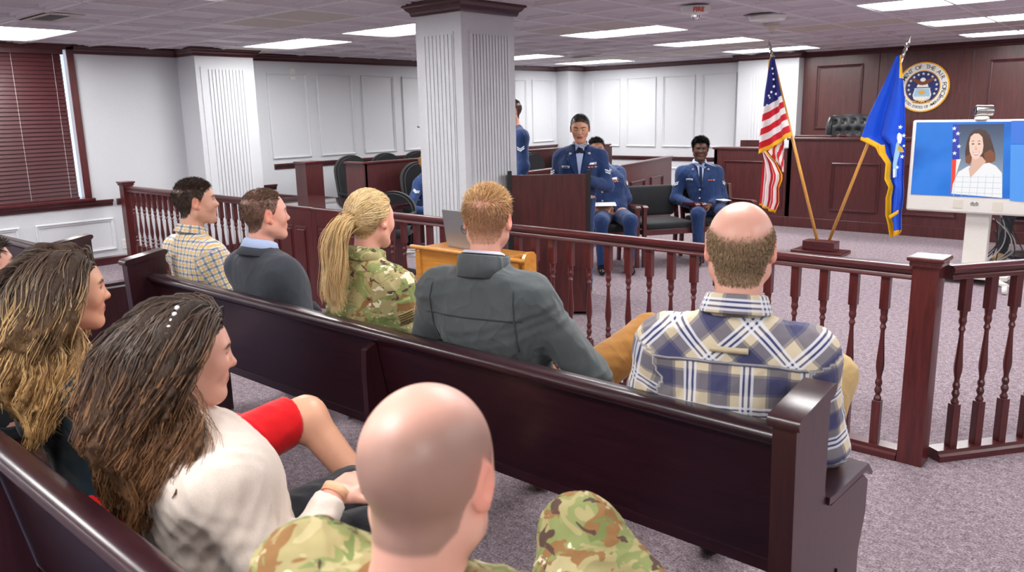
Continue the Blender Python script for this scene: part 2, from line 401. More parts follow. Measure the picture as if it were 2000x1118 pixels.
# troffers: white pan, two curved reflector wings and the glowing centre basket
def make_troffer():
    r = empty('ceiling_light')
    w, h = .622, .328
    MB().box(-w, w, -h, h, .10, .115).box(-w, -w+.012, -h, h, 0, .11).box(w-.012, w, -h, h, 0, .11).box(-w, w, -h, -h+.012, 0, .11).box(-w, w, h-.012, h, 0, .11).build('housing', M['plastic'], r)
    for s in (-1, 1):
        pts = [(h-.012, .004), (h-.06, .035), (h-.12, .06), (h-.19, .072), (h-.23, .072)]
        v = [(x, s*y, z) for x in (-w+.02, w-.02) for y, z in pts]; n = len(pts)
        MB().add(v, [(k, k+1, n+k+1, n+k) for k in range(n-1)]).build('reflector', M['lamp'], r, True)
    arc = [(.1*math.cos(a), .072-.052*math.sin(a)) for a in np.linspace(0, math.pi, 9)]
    v = [(x, y, z) for x in (-w+.03, w-.03) for y, z in arc]
    fs = [(k, k+1, 9+k+1, 9+k) for k in range(8)] + [tuple(range(9)), tuple(range(9, 18))]
    MB().add(v, fs).build('lens', M['lampmid'], r, False)
    return r
names = {(-2, -3): 'troffer light half hidden behind the white pillar, farthest left of its row', (0, 0): 'glowing troffer right of the pillar, between two plain panels', (0, 3): 'glowing troffer second from the white pilaster near the back wall', (0, 6): 'glowing troffer closest to the back wall, above the white pilaster',
         (5, 0): 'largest glowing troffer at the top right edge of the picture', (5, 3): 'glowing troffer in the middle of the right-hand row', (5, 6): 'glowing troffer nearest the dark wooden back wall above the screen', (-5, 3): 'small glowing troffer just right of the pillar cap, far left row',
         (-5, 6): 'small far troffer close to the white back corner', (-5, -3): 'glowing troffer above the tall white panels left of the pillar', (-6, -7): 'glowing troffer above the window blind at the far left'}
lights = [make_troffer()]
for k in range(len(LAMPS)-1): lights.append(copy_tree(lights[0]))
for o, (i, j) in zip(lights, LAMPS):
    c = lat(i+1, j+.5); o.location = (c.x, c.y, ZC); o.rotation_euler = (0, 0, 0)
    tag(o, names.get((i, j), 'recessed ceiling troffer behind the camera'), 'ceiling light', 'ceiling troffers')
# ------------------------------------------------------------------ railing with turned balusters
BAL = [(.017, .0), (.0185, .012), (.012, .024), (.0105, .03), (.016, .042), (.018, .052), (.014, .064), (.0115, .07), (.0165, .084), (.0165, .094), (.012, .106),
       (.0115, .12), (.0185, .16), (.0195, .185), (.0155, .24), (.011, .31), (.0095, .345), (.012, .352), (.016, .362), (.012, .373), (.0105, .38), (.0165, .392), (.018, .405), (.015, .42), (.017, .435), (.018, .45)]
def baluster_mesh():
    mb = MB(); mb.box(-.02, .02, -.02, .02, .05, .265, bev=.003); mb.box(-.02, .02, -.02, .02, .715, .872, bev=.003)
    mb.lathe([(r, z+.265) for r, z in BAL], n=10)
    me = mb.mesh('baluster'); me.materials.append(M['mahogz']); me.polygons.foreach_set('use_smooth', [len(p.vertices) == 4 and False for p in me.polygons]); return me
BALM = baluster_mesh()
HPROF = [(-.03, .872), (-.03, .885), (-.022, .895), (-.036, .908), (-.038, .922), (-.026, .935), (.026, .935), (.038, .922), (.036, .908), (.022, .895), (.03, .885), (.03, .872)]
BPROF = [(-.055, 0), (-.055, .028), (-.042, .036), (-.038, .052), (.038, .052), (.042, .036), (.055, .028), (.055, 0)]
def newel(parent, x, y=0, w=.055, h=.945):
    mb = MB(); mb.box(x-w, x+w, y-w, y+w, 0, h, bev=.003); o = mb.build('newel_post', M['mahogz'], parent)
    cp = MB(); cp.box(x-w-.012, x+w+.012, y-w-.012, y+w+.012, h-.005, h+.02, bev=.006); cp.box(x-w-.022, x+w+.022, y-w-.022, y+w+.022, h+.02, h+.04, bev=.006)
    cp.build('newel_cap', M['mahogz'], o)
def railing(p, q, label, n0=False, n1=False, group='railing sections', spacing=.143, first=None):
    p = Vector(p); q = Vector(q); d = q-p; L = d.length
    r = empty('railing', (p.x, p.y, 0), math.atan2(d.y, d.x), label, 'railing', group)
    a0 = .06 if n0 else 0; a1 = L-.06 if n1 else L
    mb = MB(); moulding(mb, [(a0, 0), (a1, 0)], HPROF); mb.build('handrail', M['mahog'], r, auto=50)
    mb = MB(); moulding(mb, [(a0, 0), (a1, 0)], BPROF); mb.build('bottom_rail', M['mahog'], r)
    if n0: newel(r, 0)
    if n1: newel(r, L)
    s = first if first is not None else a0+.08
    while s < a1-.04:
        b = link('baluster', BALM, None, r); b.location = (s, 0, 0); s += spacing
    return r
railing((-9.33, 4.0), (-6.70, 3.97), 'dark wooden baluster railing between the left wall and the gate', n0=True, spacing=.13)
railing((-4.76, 3.945), (-.93, 3.885), 'long dark baluster railing behind the front pew ending at a tall square newel post', n1=True)
railing((-.868, 3.972), (.55, 5.9), 'short dark baluster railing angling away right of the square newel post', first=.10, spacing=.136)
def gate_leaf(x0, x1, y, label):
    r = empty('gate', (x0, y, 0), 0, label, 'gate', 'gate leaves'); w = x1-x0
    mb = MB(); mb.box(.01, w-.01, -.014, .014, .06, .88); mb.box(.004, w-.004, -.02, .02, .885, .905, bev=.004)
    mb.box(.004, .07, -.019, .019, .05, .884).box(w-.07, w-.004, -.019, .019, .05, .884).box(.07, w-.07, -.018, .018, .05, .15).box(.07, w-.07, -.018, .018, .76, .884)
    mb.build('frame', M['mahogz'], r)
    n = 4; pw = (w-.14)/n
    for k in range(n):
        a = .07+k*pw
        for s in (-1, 1):
            v, fs = frame_rect(a+.02, a+pw-.02, .17, .74, .02, .01)
            mb = MB().add([(p[0], s*(.014+p[2]*.4), p[1]) for p in v], fs); mb.box(a+.045, a+pw-.045, min(s*.014, s*.026), max(s*.014, s*.026), .2, .71, bev=.008)
            mb.build('raised_panel', M['mahogz'], r)
gate_leaf(-6.66, -5.71, 3.965, 'solid panelled swing gate leaf beside the left railing')
gate_leaf(-5.70, -4.80, 3.955, 'solid panelled swing gate leaf behind the blonde ponytail')

# ------------------------------------------------------------------ pews
def pew_end_outline():
    return [(-.10, .0), (-.09, .50), (-.105, .90), (-.105, .935), (.095, .965), (.10, .95), (.10, .70), (.115, .655), (.15, .635), (.40, .63), (.44, .60), (.44, .50), (.40, .40), (.40, .0)]
def make_pew(loc, length, label, rz=0, fins=(.5,), rend=True, lend=True, front_end_mat='pewz'):
    """local x along the pew from 0 to length; y=0 is the rear top edge of the back"""
    r = empty('pew', loc, rz, label, 'pew', 'wooden pews')
    mb = MB(); mb.prism([(.095, .44), (.12, .44), (.045, .835), (.02, .835)], 0, .06, length-.06); mb.build('back_panel', M['pew'], r)
    mb = MB(); mb.prism([(-.005, .83), (-.012, .845), (-.004, .862), (.015, .868), (.055, .866), (.068, .852), (.062, .83), (.05, .822), (.01, .822)], 0, .06, length-.06); mb.build('top_rail', M['pew'], r, auto=60)
    mb = MB(); mb.prism([(.09, .42), (.52, .435), (.545, .45), (.545, .47), (.52, .478), (.12, .455), (.09, .455)], 0, .06, length-.06); mb.build('seat', M['pew'], r)
    ends = ([0] if lend else []) + ([length-.058] if rend else [])
    for a in ends:
        o = MB().prism(pew_end_outline(), 0, a, a+.058).build('end_panel', M[front_end_mat], r)
        cp = MB().prism([(-.115, .925), (-.12, .94), (-.11, .953), (.09, .985), (.108, .982), (.112, .968), (.1, .955)], 0, a-.010, a+.068); cp.build('end_cap', M[front_end_mat], o, auto=60)
        cp = MB().prism([(.115, .652), (.16, .648), (.40, .645), (.445, .615), (.455, .622), (.41, .664), (.16, .668), (.118, .672)], 0, a-.008, a+.066); cp.build('arm_cap', M[front_end_mat], o, auto=60)
    for f in fins:
        MB().prism([(.09, .44), (.02, .81), (-.03, .79), (-.035, .70), (-.03, .3), (.0, .0), (.5, .0), (.5, .43)], 0, f-.014, f+.014).build('support', M['pewz'], r)
    return r
FP = make_pew((-4.22, 1.845, 0), 3.565, 'long dark wooden front pew carrying five seated people', -.006, fins=(1.88,))
SP = make_pew((-4.25, .575, 0), 3.75, 'dark wooden second pew at the bottom, seen from behind', -.018, fins=(1.93,))
LP = make_pew((-8.7, 1.845, 0), 3.59, 'dark wooden pew across the aisle under the window, only its end and back showing', 0, fins=(1.8,))
# carved scales emblem on the end of the front pew: grooves laid as thin dark lines
M['burn'] = plain('burnt_carving', rgb(16, 8, 10), .5)
eo = [c for c in FP.children if c.name.startswith('end_panel')][-1]
xe = 3.565 + .0012
carv = MB()
for pl in ([(.02, .10), (.05, .24), (.09, .33), (.13, .25), (.155, .22), (.165, .12), (.13, .02)], [(.09, .33), (.09, .40), (.115, .38), (.12, .42), (.14, .34), (.13, .25)], [(.09, .33), (.10, .20), (.08, .06)], [(.10, .2), (.165, .16)], [(.05, .24), (.10, .2)]):
    carv.tube([(xe, y+.10, z) for y, z in pl], .0035, 5)
carv.build('carved_emblem', M['burn'], eo)

# ------------------------------------------------------------------ speaker's podium
pa = PZ(992, 343, 1.16); pb = PZ(1153, 340, 1.16)
pdv = pb-pa; PW = pdv.length; prz = math.atan2(pdv.y, pdv.x)
pod = empty('podium', (pa.x, pa.y, 0), prz, 'tall dark wooden podium with black edge strips in front of the standing speaker', 'podium')
side = [(0, 0), (.46, 0), (.46, 1.02), (.40, 1.05), (.02, 1.19), (0, 1.19)]
MB().box(.03, PW-.03, .0, .022, .03, 1.16).build('front_panel', M['podium'], pod)
for a in (0, PW-.028):
    o = MB().prism(side, 0, a, a+.028).build('side_panel', M['podium'], pod)
    MB().box(a-.003, a+.031, -.006, .016, .0, 1.195, bev=.003).build('edge_strip', M['black'], o)
MB().prism([(.02, 1.14), (.44, 1.0), (.44, 1.018), (.02, 1.158)], 0, .03, PW-.03).build('reading_surface', M['podium'], pod)
MB().box(.03, PW-.03, .02, .44, .03, .06).box(.03, PW-.03, .02, .44, .62, .64).build('shelf', M['podium'], pod)
MB().tube([(PW+.002, .09, .84), (PW+.002, .33, .94)], .004, 6).build('side_groove', M['burn'], pod)

# ------------------------------------------------------------------ oak table with a laptop
ta = PY(802, 476, 3.50); tb2 = PY(1023, 516, 3.50)
tw = tb2.x-ta.x; tz = .80
tab = empty('oak_table', (ta.x, 3.50, 0), 0, 'small honey oak stand with a rounded front ledge beside the railing', 'table')
MB().box(.03, tw-.20, .03, .30, tz-.03, tz-.005, bev=.005).build('table_top', M['oak'], tab)
MB().tube([(0, .005, tz), (.01, 0, tz+.002), (tw-.01, 0, tz+.002), (tw, .005, tz)], .014, 10).build('front_ledge', M['oak'], tab, True)
MB().box(.07, tw-.05, .01, .03, tz-.19, tz-.012).build('apron', M['oak'], tab)
for x, y in ((.04, 0), (tw-.09, 0), (.04, .25), (tw-.26, .25)):
    MB().box(x, x+.045, y, y+.045, 0, tz-.02, bev=.004).build('leg', M['oak'], tab)
g = [(0, -.1), (.11, -.1), (.11, .03), (.09, .052), (.05, .055), (.02, .045), (.0, .02)]
MB().prism([(y+.02, z+tz-.01) for y, z in g], 0, tw-.035, tw-.012).build('side_gallery', M['oak'], tab)
lap = empty('laptop', (-3.60, 3.63, tz-.004), math.radians(-6), 'open silver laptop with a round logo on the oak stand', 'laptop')
MB().box(-.17, .17, .0, .16, 0, .016, bev=.004).build('base', M['steel'], lap)
lid = MB(); lid.box(-.175, .175, -.006, .004, 0, .245, bev=.004); lo = lid.build('lid', M['steel'], lap); lo.rotation_euler = (math.radians(8), 0, 0); lo.location = (0, 0, .012)

# text helper -------------------------------------------------------
def text_mesh(txt, size=1.0, extrude=.0, align='CENTER', bold=0.0):
    cu = bpy.data.curves.new('txt', 'FONT'); cu.body = txt; cu.size = size; cu.extrude = extrude; cu.align_x = align; cu.align_y = 'CENTER'; cu.offset = bold; cu.resolution_u = 3
    ob = bpy.data.objects.new('txt', cu); COL.objects.link(ob)
    dg = bpy.context.evaluated_depsgraph_get(); me = bpy.data.meshes.new_from_object(ob.evaluated_get(dg))
    bpy.data.objects.remove(ob); bpy.data.curves.remove(cu); return me
M['ink'] = plain('dark_print', rgb(40, 40, 46), .5)
rg = MB(); rg.tube([(.028*math.cos(a), 0, .028*math.sin(a)) for a in np.linspace(0, 2*math.pi, 25)], .0016, 5)
ro = rg.build('logo_ring', M['ink'], lo); ro.location = (.03, -.0065, .125)
to = link('logo_text', text_mesh('DELL', .019), M['ink'], lo); to.location = (.03, -.0072, .125); to.rotation_euler = (math.pi/2, 0, 0)

# ------------------------------------------------------------------ guest chairs
def make_chair(label, loc, rz):
    """front faces -y locally; origin at middle of the front legs"""
    r = empty('guest_chair', (loc[0], loc[1], 0), rz, label, 'chair', 'black guest chairs in a row')
    w = .30
    for s in (-1, 1):
        MB().box(s*w-.02, s*w+.02, -.02, .025, 0, .63, bev=.004).build('leg', M['mahogz'], r)
        MB().prism([(.50, 0), (.54, 0), (.50, .45), (.56, .80), (.52, .80), (.455, .45)], 0, s*w-.018, s*w+.018).build('leg', M['mahogz'], r)
        MB().prism([(-.04, .625), (-.04, .645), (.0, .66), (.30, .645), (.54, .63), (.54, .605), (.3, .62), (.0, .632)], 0, s*w-.028, s*w+.028).build('armrest', M['mahog'], r)
    MB().box(-w+.02, w-.02, -.01, .02, .34, .40, bev=.003).box(-w+.02, w-.02, .48, .51, .34, .39).box(-w, -w+.02, .02, .5, .34, .39).box(w-.02, w, .02, .5, .34, .39).build('seat_frame', M['mahog'], r)
    MB().box(-w+.022, w-.022, -.015, .49, .39, .47, bev=.03).build('seat', M['blackfab'], r, True)
    mb = MB(); mb.box(-w+.022, w-.022, -.03, .03, 0, .34, bev=.03); b = mb.build('backrest', M['blackfab'], r, True); b.location = (0, .50, .485); b.rotation_euler = (math.radians(-9), 0, 0)
    return r
P1 = Vector((-4.183, 7.785)); DR = Vector((.373, .545))
crz = math.atan2(DR.y, DR.x)
c1 = P1 - DR*.47
make_chair('empty black guest chair between the two seated people in blue uniform', c1, crz)
make_chair('black guest chair holding the seated person with the paper programme', c1-DR*1.03, crz)
make_chair('black guest chair holding the seated young man with clasped hands', c1+DR*1.03, crz)

# ------------------------------------------------------------------ judge's bench and witness stand
BY = 11.0
jb = empty('judge_bench', (-3.0, BY, 0), 0, 'long dark wooden panelled bench below the round seal', 'bench')
def bx(o, *a, **k): return MB().box(*a, **k)
MB().box(-1.54, 6.2, 0, .05, .14, 1.20).box(-1.54, -1.49, 0, .5, .14, 1.2).build('front_panel', M['bench'], jb)
MB().box(-1.56, 6.2, -.03, .30, 1.20, 1.235, bev=.008).build('bench_top', M['bench'], jb)
MB().box(-1.55, 6.2, -.018, .0, .0, .14, bev=.004).build('plinth', M['bench'], jb)
for x0, x1 in ((-.93, -.31), (-.02, .62), (.9, 1.55), (1.8, 2.45), (2.7, 3.35)): panel_frame(jb, 'y', 0, x0, x1, .256, .905, M['trim'], .035, .02)
ws = empty('witness_stand', (-5.1, BY, 0), 0, 'lower dark wooden witness stand beside the judge bench, behind the striped flag', 'witness stand')
MB().box(-.56, .545, 0, .05, .14, 1.06).box(-.56, -.51, 0, .9, .14, 1.06).build('front_panel', M['bench'], ws)
MB().box(-.58, .548, -.025, .26, 1.06, 1.09, bev=.006).build('top_ledge', M['bench'], ws)
MB().box(-.575, .545, -.018, 0, 0, .14, bev=.004).build('plinth', M['bench'], ws)
panel_frame(ws, 'y', 0, -.41, .5, .256, .905, M['trim'], .035, .02)
MB().box(-.56, .1, .85, .9, 1.06, 1.16).build('rear_panel', M['bench'], ws)
# tufted chair
M['leather'] = NT('black_leather').set(base=rgb(42, 44, 47), rough=.35).mat
tag(MB().box(-4.45, 1.5, 11.36, 12.9, 0, .16).build('judge_platform', M['carpet']), 'raised carpeted platform behind the judge bench', 'platform')
jc = empty('judge_chair', (PY(1667, 240, 11.9).x, 11.95, .16), 0, 'black button-tufted leather chair behind the bench', 'chair')
bv = []; bf = []; NU, NV = 56, 44
btn = [(u, v) for r_ in range(5) for v in [.12+.19*r_] for u in ([.1, .3, .5, .7, .9] if r_ % 2 == 0 else [.2, .4, .6, .8])]
for j in range(NV+1):
    for i in range(NU+1):
        u = i/NU; v = j/NV; x = (u-.5)*.66*(1-.12*max(0, v-.75)/.25*0); d = .05*(1-((u-.5)*2)**4)*(1-((v-.5)*2)**6)
        for bu, bv_ in btn:
            q = ((u-bu)*.66)**2+((v-bv_)*.72)**2; d -= .030*math.exp(-q/.0009)
        top = .03*math.cos((u-.5)*math.pi)
        bv.append((x, -d - .06*abs((u-.5)*2)**3, .62+v*(.72+top)))
for j in range(NV):
    for i in range(NU): a = j*(NU+1)+i; bf.append((a, a+1, a+NU+2, a+NU+1))
me = bpy.data.meshes.new('backrest'); me.from_pydata(bv, [], bf); link('backrest', me, M['leather'], jc, True)
MB().box(-.33, .33, .0, .07, .55, 1.36, bev=.03).build('back_shell', M['leather'], jc, True)
for s in (-1, 1): MB().tube([(s*.33, -.06, .7), (s*.335, -.06, 1.2), (s*.32, -.05, 1.33)], [.04, .045, .03], 10).build('wing', M['leather'], jc, True)
MB().box(-.3, .3, -.45, .02, .45, .57, bev=.04).build('seat', M['leather'], jc, True)
MB().lathe([(.3, .05), (.3, .08), (.04, .12), (.04, .46)], (0, -.2, 0), 12).build('base', M['black'], jc)
MB().lathe([(.02, 0), (.02, .05)], (0, -.2, 0), 8).build('caster', M['black'], jc)
gx = PY(1646, 262, BY+.12).x
gv = empty('gavel', (gx, BY+.12, 1.235), math.radians(20), 'small wooden gavel resting on the bench top', 'gavel')
MB().lathe([(.02, -.045), (.024, -.035), (.018, -.025), (.022, 0), (.018, .025), (.024, .035), (.02, .045)], (0, 0, .024), 12, ax=(1, .2, 0)).build('head', M['mahog'], gv, True)
MB().tube([(.01, 0, .022), (.22, -.06, .012)], [.007, .009], 8).build('handle', M['mahog'], gv, True)
tag(MB().box(gx-.62, gx-.12, BY+.04, BY+.22, 1.2355, 1.262, bev=.004).build('nameplate_stand', M['bench']), 'flat dark wooden tray on the bench top left of the gavel', 'tray')

# ------------------------------------------------------------------ jury box
jy = empty('jury_box', (-7.79, 6.2, 0), 0, 'dark wooden jury box wall running along the white panelled wall', 'jury box')
MB().box(-.35, .0, -.02, .03, 0, 1.08).box(-.05, .0, 0, 5.2, 0, 1.08).build('front_wall', M['bench'], jy)
MB().box(-.37, .02, -.04, .05, 1.08, 1.105, bev=.005).box(-.08, .025, .0, 5.22, 1.08, 1.105, bev=.005).build('top_cap', M['mahogy'], jy)

jp = empty('jury_post', (-8.74, 6.06, 0), 0, 'short square dark wooden post at the jury box entrance', 'post')
MB().box(-.115, .115, -.13, .13, 0, 1.08, bev=.003).build('shaft', M['bench'], jp)
MB().box(-.13, .13, -.145, .145, 1.08, 1.105, bev=.005).build('cap', M['mahogz'], jp)
lg = empty('jury_ledge', (-9.4, 5.98, 0), 0, 'narrow dark wooden ledge between the wall and the jury post', 'ledge')
MB().box(-.33, .5, .02, .08, .60, .66, bev=.004).build('ledge_board', M['mahog'], lg)
MB().box(-.3, .48, .03, .07, 0, .6).build('ledge_panel', M['bench'], lg)
# slanted front wall behind the guest chairs
sa = PZ(1155, 333, .95); sb = PZ(1312, 305, .95)
dv = sb-sa; SL = dv.length; srz = math.atan2(dv.y, dv.x)
sw = empty('slanted_jury_wall', (sa.x, sa.y, 0), srz, 'low dark panelled wall running diagonally behind the guest chairs', 'partition')
MB().box(-.9, SL, 0, .06, 0, .925).build('wall_panel', M['bench'], sw)
MB().box(-.92, SL+.015, -.02, .08, .925, .95, bev=.005).build('top_cap', M['mahog'], sw)
for a, b in ((SL-.95, SL-.42), (SL-1.75, SL-1.2), (SL-2.55, SL-2.0)):
    v, fs = frame_rect(a, b, .22, .70, .035, .02); MB().add([(p[0], -p[2], p[1]) for p in v], fs).build('panel_moulding', M['trim'], sw)
ra = PZ(1018, 337, .9); rb = PZ(1090, 327.5, .9); dv = rb-ra
rw = empty('jury_rail', (ra.x, ra.y, 0), math.atan2(dv.y, dv.x), 'dark wooden jury rail in front of the two rounded chair backs by the pillar', 'rail')
MB().box(-.6, dv.length+.1, 0, .09, .86, .9, bev=.006).build('rail_cap', M['mahog'], rw)
MB().box(-.6, dv.length+.1, .02, .07, 0, .86).build('rail_panel', M['bench'], rw)
bb = PZ(1022, 279, 1.3); 
tag(MB().box(-8.9, -8.35, 12.2, 12.3, .0, 1.02, bev=.004).build('box_end_panel', M['bench']), 'small dark wooden panel beyond the jury box near the back corner', 'partition')
# juror chairs
def juror_chair(loc, rz, z0, label, bh=0.0):
    r = empty('juror_chair', (loc[0], loc[1], z0), rz, label, 'chair', 'black swivel chairs')
    o = []
    for k in range(25):
        a = math.pi*k/24; o.append((.24*math.cos(a), .20*math.sin(a)))
    pts = [(-.22, -.26)] + [(p[0]*-1, p[1]+.12) for p in o][0:0] + [(-.24+.0, .05)]
    out = [(.2, -.3), (.235, .0)] + [(p[0], p[1]+.08) for p in o] + [(-.235, .0), (-.2, -.3)]
    mb = MB(); mb.prism([(x, z+.80+bh) for x, z in out], 1, .22, .28); b = mb.build('backrest', M['blackfab'], r)
    mb = MB(); mb.prism([(x*.9, z*.92+.80+bh) for x, z in out], 1, .19, .225); mb.build('back_cushion', M['blackfab'], r)
    MB().box(-.24, .24, -.24, .22, .42, .50, bev=.035).build('seat', M['blackfab'], r, True)
    for s in (-1, 1):
        MB().box(s*.255-.025, s*.255+.025, -.16, .14, .63, .66, bev=.012).build('armrest', M['black'], r)
        MB().tube([(s*.27, .0, .64), (s*.26, .02, .52), (s*.2, .03, .44)], .016, 8).build('arm_support', M['black'], r)
    MB().lathe([(.27, 0), (.27, .03), (.05, .07), (.03, .1), (.03, .43)], (0, 0, 0), 12).build('pedestal', M['black'], r)
    return r
def at(px, py, z): p = PZ(px, py, z); return (p.x, p.y)
juror_chair((-8.62, 6.77), math.radians(80), 0, 'tallest black chair at the left end of the jury box', .06)
juror_chair((-8.62, 7.38), math.radians(80), 0, 'black chair back, middle of the three peeking over the jury box wall', .06)
juror_chair((-8.62, 7.97), math.radians(80), 0, 'black rounded chair back just left of the white pillar', .06)
juror_chair((-7.30, 6.78), math.radians(80), .0, 'black chair of the seated person half hidden by the pillar')
juror_chair((-7.35, 9.05), math.radians(80), .0, 'left black rounded chair back right of the pillar')
juror_chair((-7.35, 9.85), math.radians(80), .0, 'right black rounded chair back, partly behind the standing speaker')
# counsel table with glass top
ct = empty('counsel_table', (-7.0, 5.15, 0), 0, 'dark counsel table with a reflective glass top behind the gate', 'table')
M['topgloss'] = NT('polished_table_top').set(base=rgb(52, 20, 24), rough=.06, coat=1.0).mat
MB().box(-1.0, .75, -.38, .38, .73, .76, bev=.004).build('table_top', M['topgloss'], ct)
MB().box(-.92, .68, -.33, -.30, .12, .73).build('modesty_panel', M['bench'], ct)
for x in (-.92, .64): MB().box(x, x+.04, -.32, .34, 0, .73).build('side_panel', M['bench'], ct)
juror_chair((-6.48, 5.42), math.radians(35), 0, 'low black chair tucked at the glass topped table', -.22)
# ------------------------------------------------------------------ flat cut-outs helper
def poly_obj(name, pts, mat, parent, y=0, th=.002):
    """flat plate in the local x,z plane, front towards -y"""
    return MB().prism(pts, 1, y-th, y).build(name, mat, parent)
def circ(cx, cz, rx, rz=None, n=28, a0=0, a1=2*math.pi):
    rz = rz or rx; return [(cx+rx*math.cos(a), cz+rz*math.sin(a)) for a in np.linspace(a0, a1, n, endpoint=(abs(a1-a0) < 6.28))]
def star(cx, cz, r, rot=math.pi/2): return [(cx+(r if k % 2 == 0 else r*.4)*math.cos(rot+k*math.pi/5), cz+(r if k % 2 == 0 else r*.4)*math.sin(rot+k*math.pi/5)) for k in range(10)]
def flat(name, c, rough=.5): return NT(name).set(base=c, rough=rough).mat
M['navy'] = flat('seal_navy', rgb(28, 44, 104)); M['sealwhite'] = flat('seal_white', rgb(238, 238, 232)); M['sealgold'] = flat('seal_gold', rgb(236, 170, 30), .4)
M['brown'] = flat('seal_brown', rgb(122, 66, 34)); M['sky'] = flat('seal_light_blue', rgb(160, 204, 228))
seal = empty('air_force_seal', (-3.385, YB-.032, 1.884), 0, 'round blue and white seal with gold rim on the dark wooden wall', 'seal')
poly_obj('rim', circ(0, 0, .352, n=64), M['sealgold'], seal, 0, .02)
poly_obj('white_band', circ(0, 0, .334, n=64), M['sealwhite'], seal, -.02, .002)
poly_obj('inner_ring', circ(0, 0, .236, n=64), M['sealgold'], seal, -.022, .002)
poly_obj('blue_field', circ(0, 0, .225, n=64), M['navy'], seal, -.024, .002)
def arc_text(txt, r, a_mid, step, size, top=True):
    n = len(txt)
    for k, ch in enumerate(txt):
        if ch == ' ': continue
        off = (k-(n-1)/2)*step
        a = a_mid - off if top else a_mid + off
        o = link('letter', text_mesh(ch, size, .0008, bold=.0006), M['ink'], seal)
        o.location = (r*math.cos(a), -.0235, r*math.sin(a))
        o.rotation_euler = (math.pi/2, (-(a-math.pi/2)) if top else (-(a+math.pi/2)), 0)
arc_text('DEPARTMENT OF THE AIR FORCE', .284, math.pi/2, math.radians(9.0), .082)
arc_text('UNITED STATES OF AMERICA', .286, -math.pi/2, math.radians(5.0), .052, False)
for a in (math.radians(-152), math.radians(-28)): poly_obj('dot', circ(.284*math.cos(a), .284*math.sin(a), .01, n=10), M['ink'], seal, -.022, .002)
for k in range(13):
    a = math.radians(90 + (k-6)*20)
    poly_obj('star', star(.188*math.cos(a), .188*math.sin(a), .023), M['sealwhite'], seal, -.026, .002)
lw = [(-.005, .07), (-.04, .10), (-.08, .112), (-.125, .128), (-.165, .125), (-.14, .10), (-.1, .07), (-.055, .045), (-.02, .03)]
poly_obj('wing', lw, M['brown'], seal, -.026, .003); poly_obj('wing', [(-x, z) for x, z in lw][::-1], M['brown'], seal, -.026, .003)
poly_obj('eagle_body', circ(0, .075, .026, .05, 16), M['brown'], seal, -.028, .003)
poly_obj('eagle_head', circ(0, .105, .036, .028, 16), M['sealwhite'], seal, -.03, .003)
poly_obj('cloud', [(-.08, .0), (-.065, .045), (-.03, .03), (0, .04), (.03, .03), (.065, .045), (.08, 0)], M['sealwhite'], seal, -.027, .002)
sh = [(-.112, -.012), (-.1, -.02), (-.112, -.06), (-.125, -.11), (-.108, -.165), (-.06, -.19), (0, -.222)]
poly_obj('shield_edge', sh + [(-x, z) for x, z in sh[:-1]][::-1], M['sealwhite'], seal, -.028, .002)
poly_obj('shield', [(x*.88, z*.92-.009) for x, z in sh + [(-x, z) for x, z in sh[:-1]][::-1]], M['sky'], seal, -.030, .002)
poly_obj('shield_cloud', [(-.095, -.165), (-.1, -.13)] + [(-.1+.2*k/10, -.125-(k % 2)*.012) for k in range(11)] + [(.1, -.13), (.095, -.155), (.05, -.175), (0, -.205), (-.05, -.175)], M['sealwhite'], seal, -.032, .001)
bolt = MB()
for k in range(10):
    a = 2*math.pi*k/10+.2; bolt.prism([(0+.008*math.sin(a), -.075-.008*math.cos(a)), (.062*math.cos(a), -.075+.045*math.sin(a)), (-.008*math.sin(a), -.075+.008*math.cos(a))], 1, -.035, -.032)
bolt.prism([(-.055, -.06), (-.02, -.07), (0, -.045), (.02, -.07), (.055, -.06), (.02, -.09), (0, -.11), (-.02, -.09)], 1, -.036, -.032)
bolt.build('lightning_bolts', M['sealgold'], seal)
o = link('numeral_text', text_mesh('MCMXLVII', .052, .0008, bold=.001), M['sealgold'], seal); o.location = (0, -.034, -.205); o.rotation_euler = (math.pi/2, 0, 0)

# ------------------------------------------------------------------ video screen on its stand
TY = 8.4
tl = PY(1783, 235, TY); bl = PY(1779, 411, TY)
sl = PY(1790.5, 239, TY); sbm = PY(1788, 380, TY)
TH = tl.z-bl.z; SW = (sl.z-sbm.z)*16/9
tvo = empty('video_screen', (tl.x, TY, 0), 0, 'large grey framed video screen on a wheeled stand showing a portrait', 'screen')
m0 = sl.x-tl.x; TWD = SW+2*m0
z0, z1 = bl.z, tl.z
MB().box(0, TWD, .0, .06, z0, z1, bev=.018).build('bezel', M['tvbez'], tvo)
t = NT('screen_blue'); v = t.coord('Object'); n = t.noise(v, 1.3, 3, .5, .6)
t.b.inputs['Base Color'].default_value = (.01, .01, .01, 1); cc = t.ramp(n, [(.3, rgb(20, 92, 190)), (.5, rgb(36, 120, 216)), (.7, rgb(64, 130, 228))])
t.l(cc, t.b.inputs['Emission Color']); t.b.inputs['Emission Strength'].default_value = .9; t.set(rough=.25); M['scr'] = t.mat
scr = MB().box(m0, m0+SW, -.004, .0, sbm.z, sl.z).build('screen', M['scr'], tvo)
def glow(name, c, s=.85):
    m = emit(name, c, s); m.node_tree.nodes['Principled BSDF'].inputs['Base Color'].default_value = (.01, .01, .01, 1); return m
def S(px, py): p = PY(px, py, TY-.004); return (p.x-tl.x, p.z)
def sp(name, pts, mat, d): 
    return MB().prism([S(*p) for p in pts], 1, -.004-d, -.004-d+.0006).build(name, mat, scr)
t = NT('portrait_backdrop'); v = t.coord('Generated'); sx = t.n('ShaderNodeSeparateXYZ'); t.l(v, sx.inputs[0])
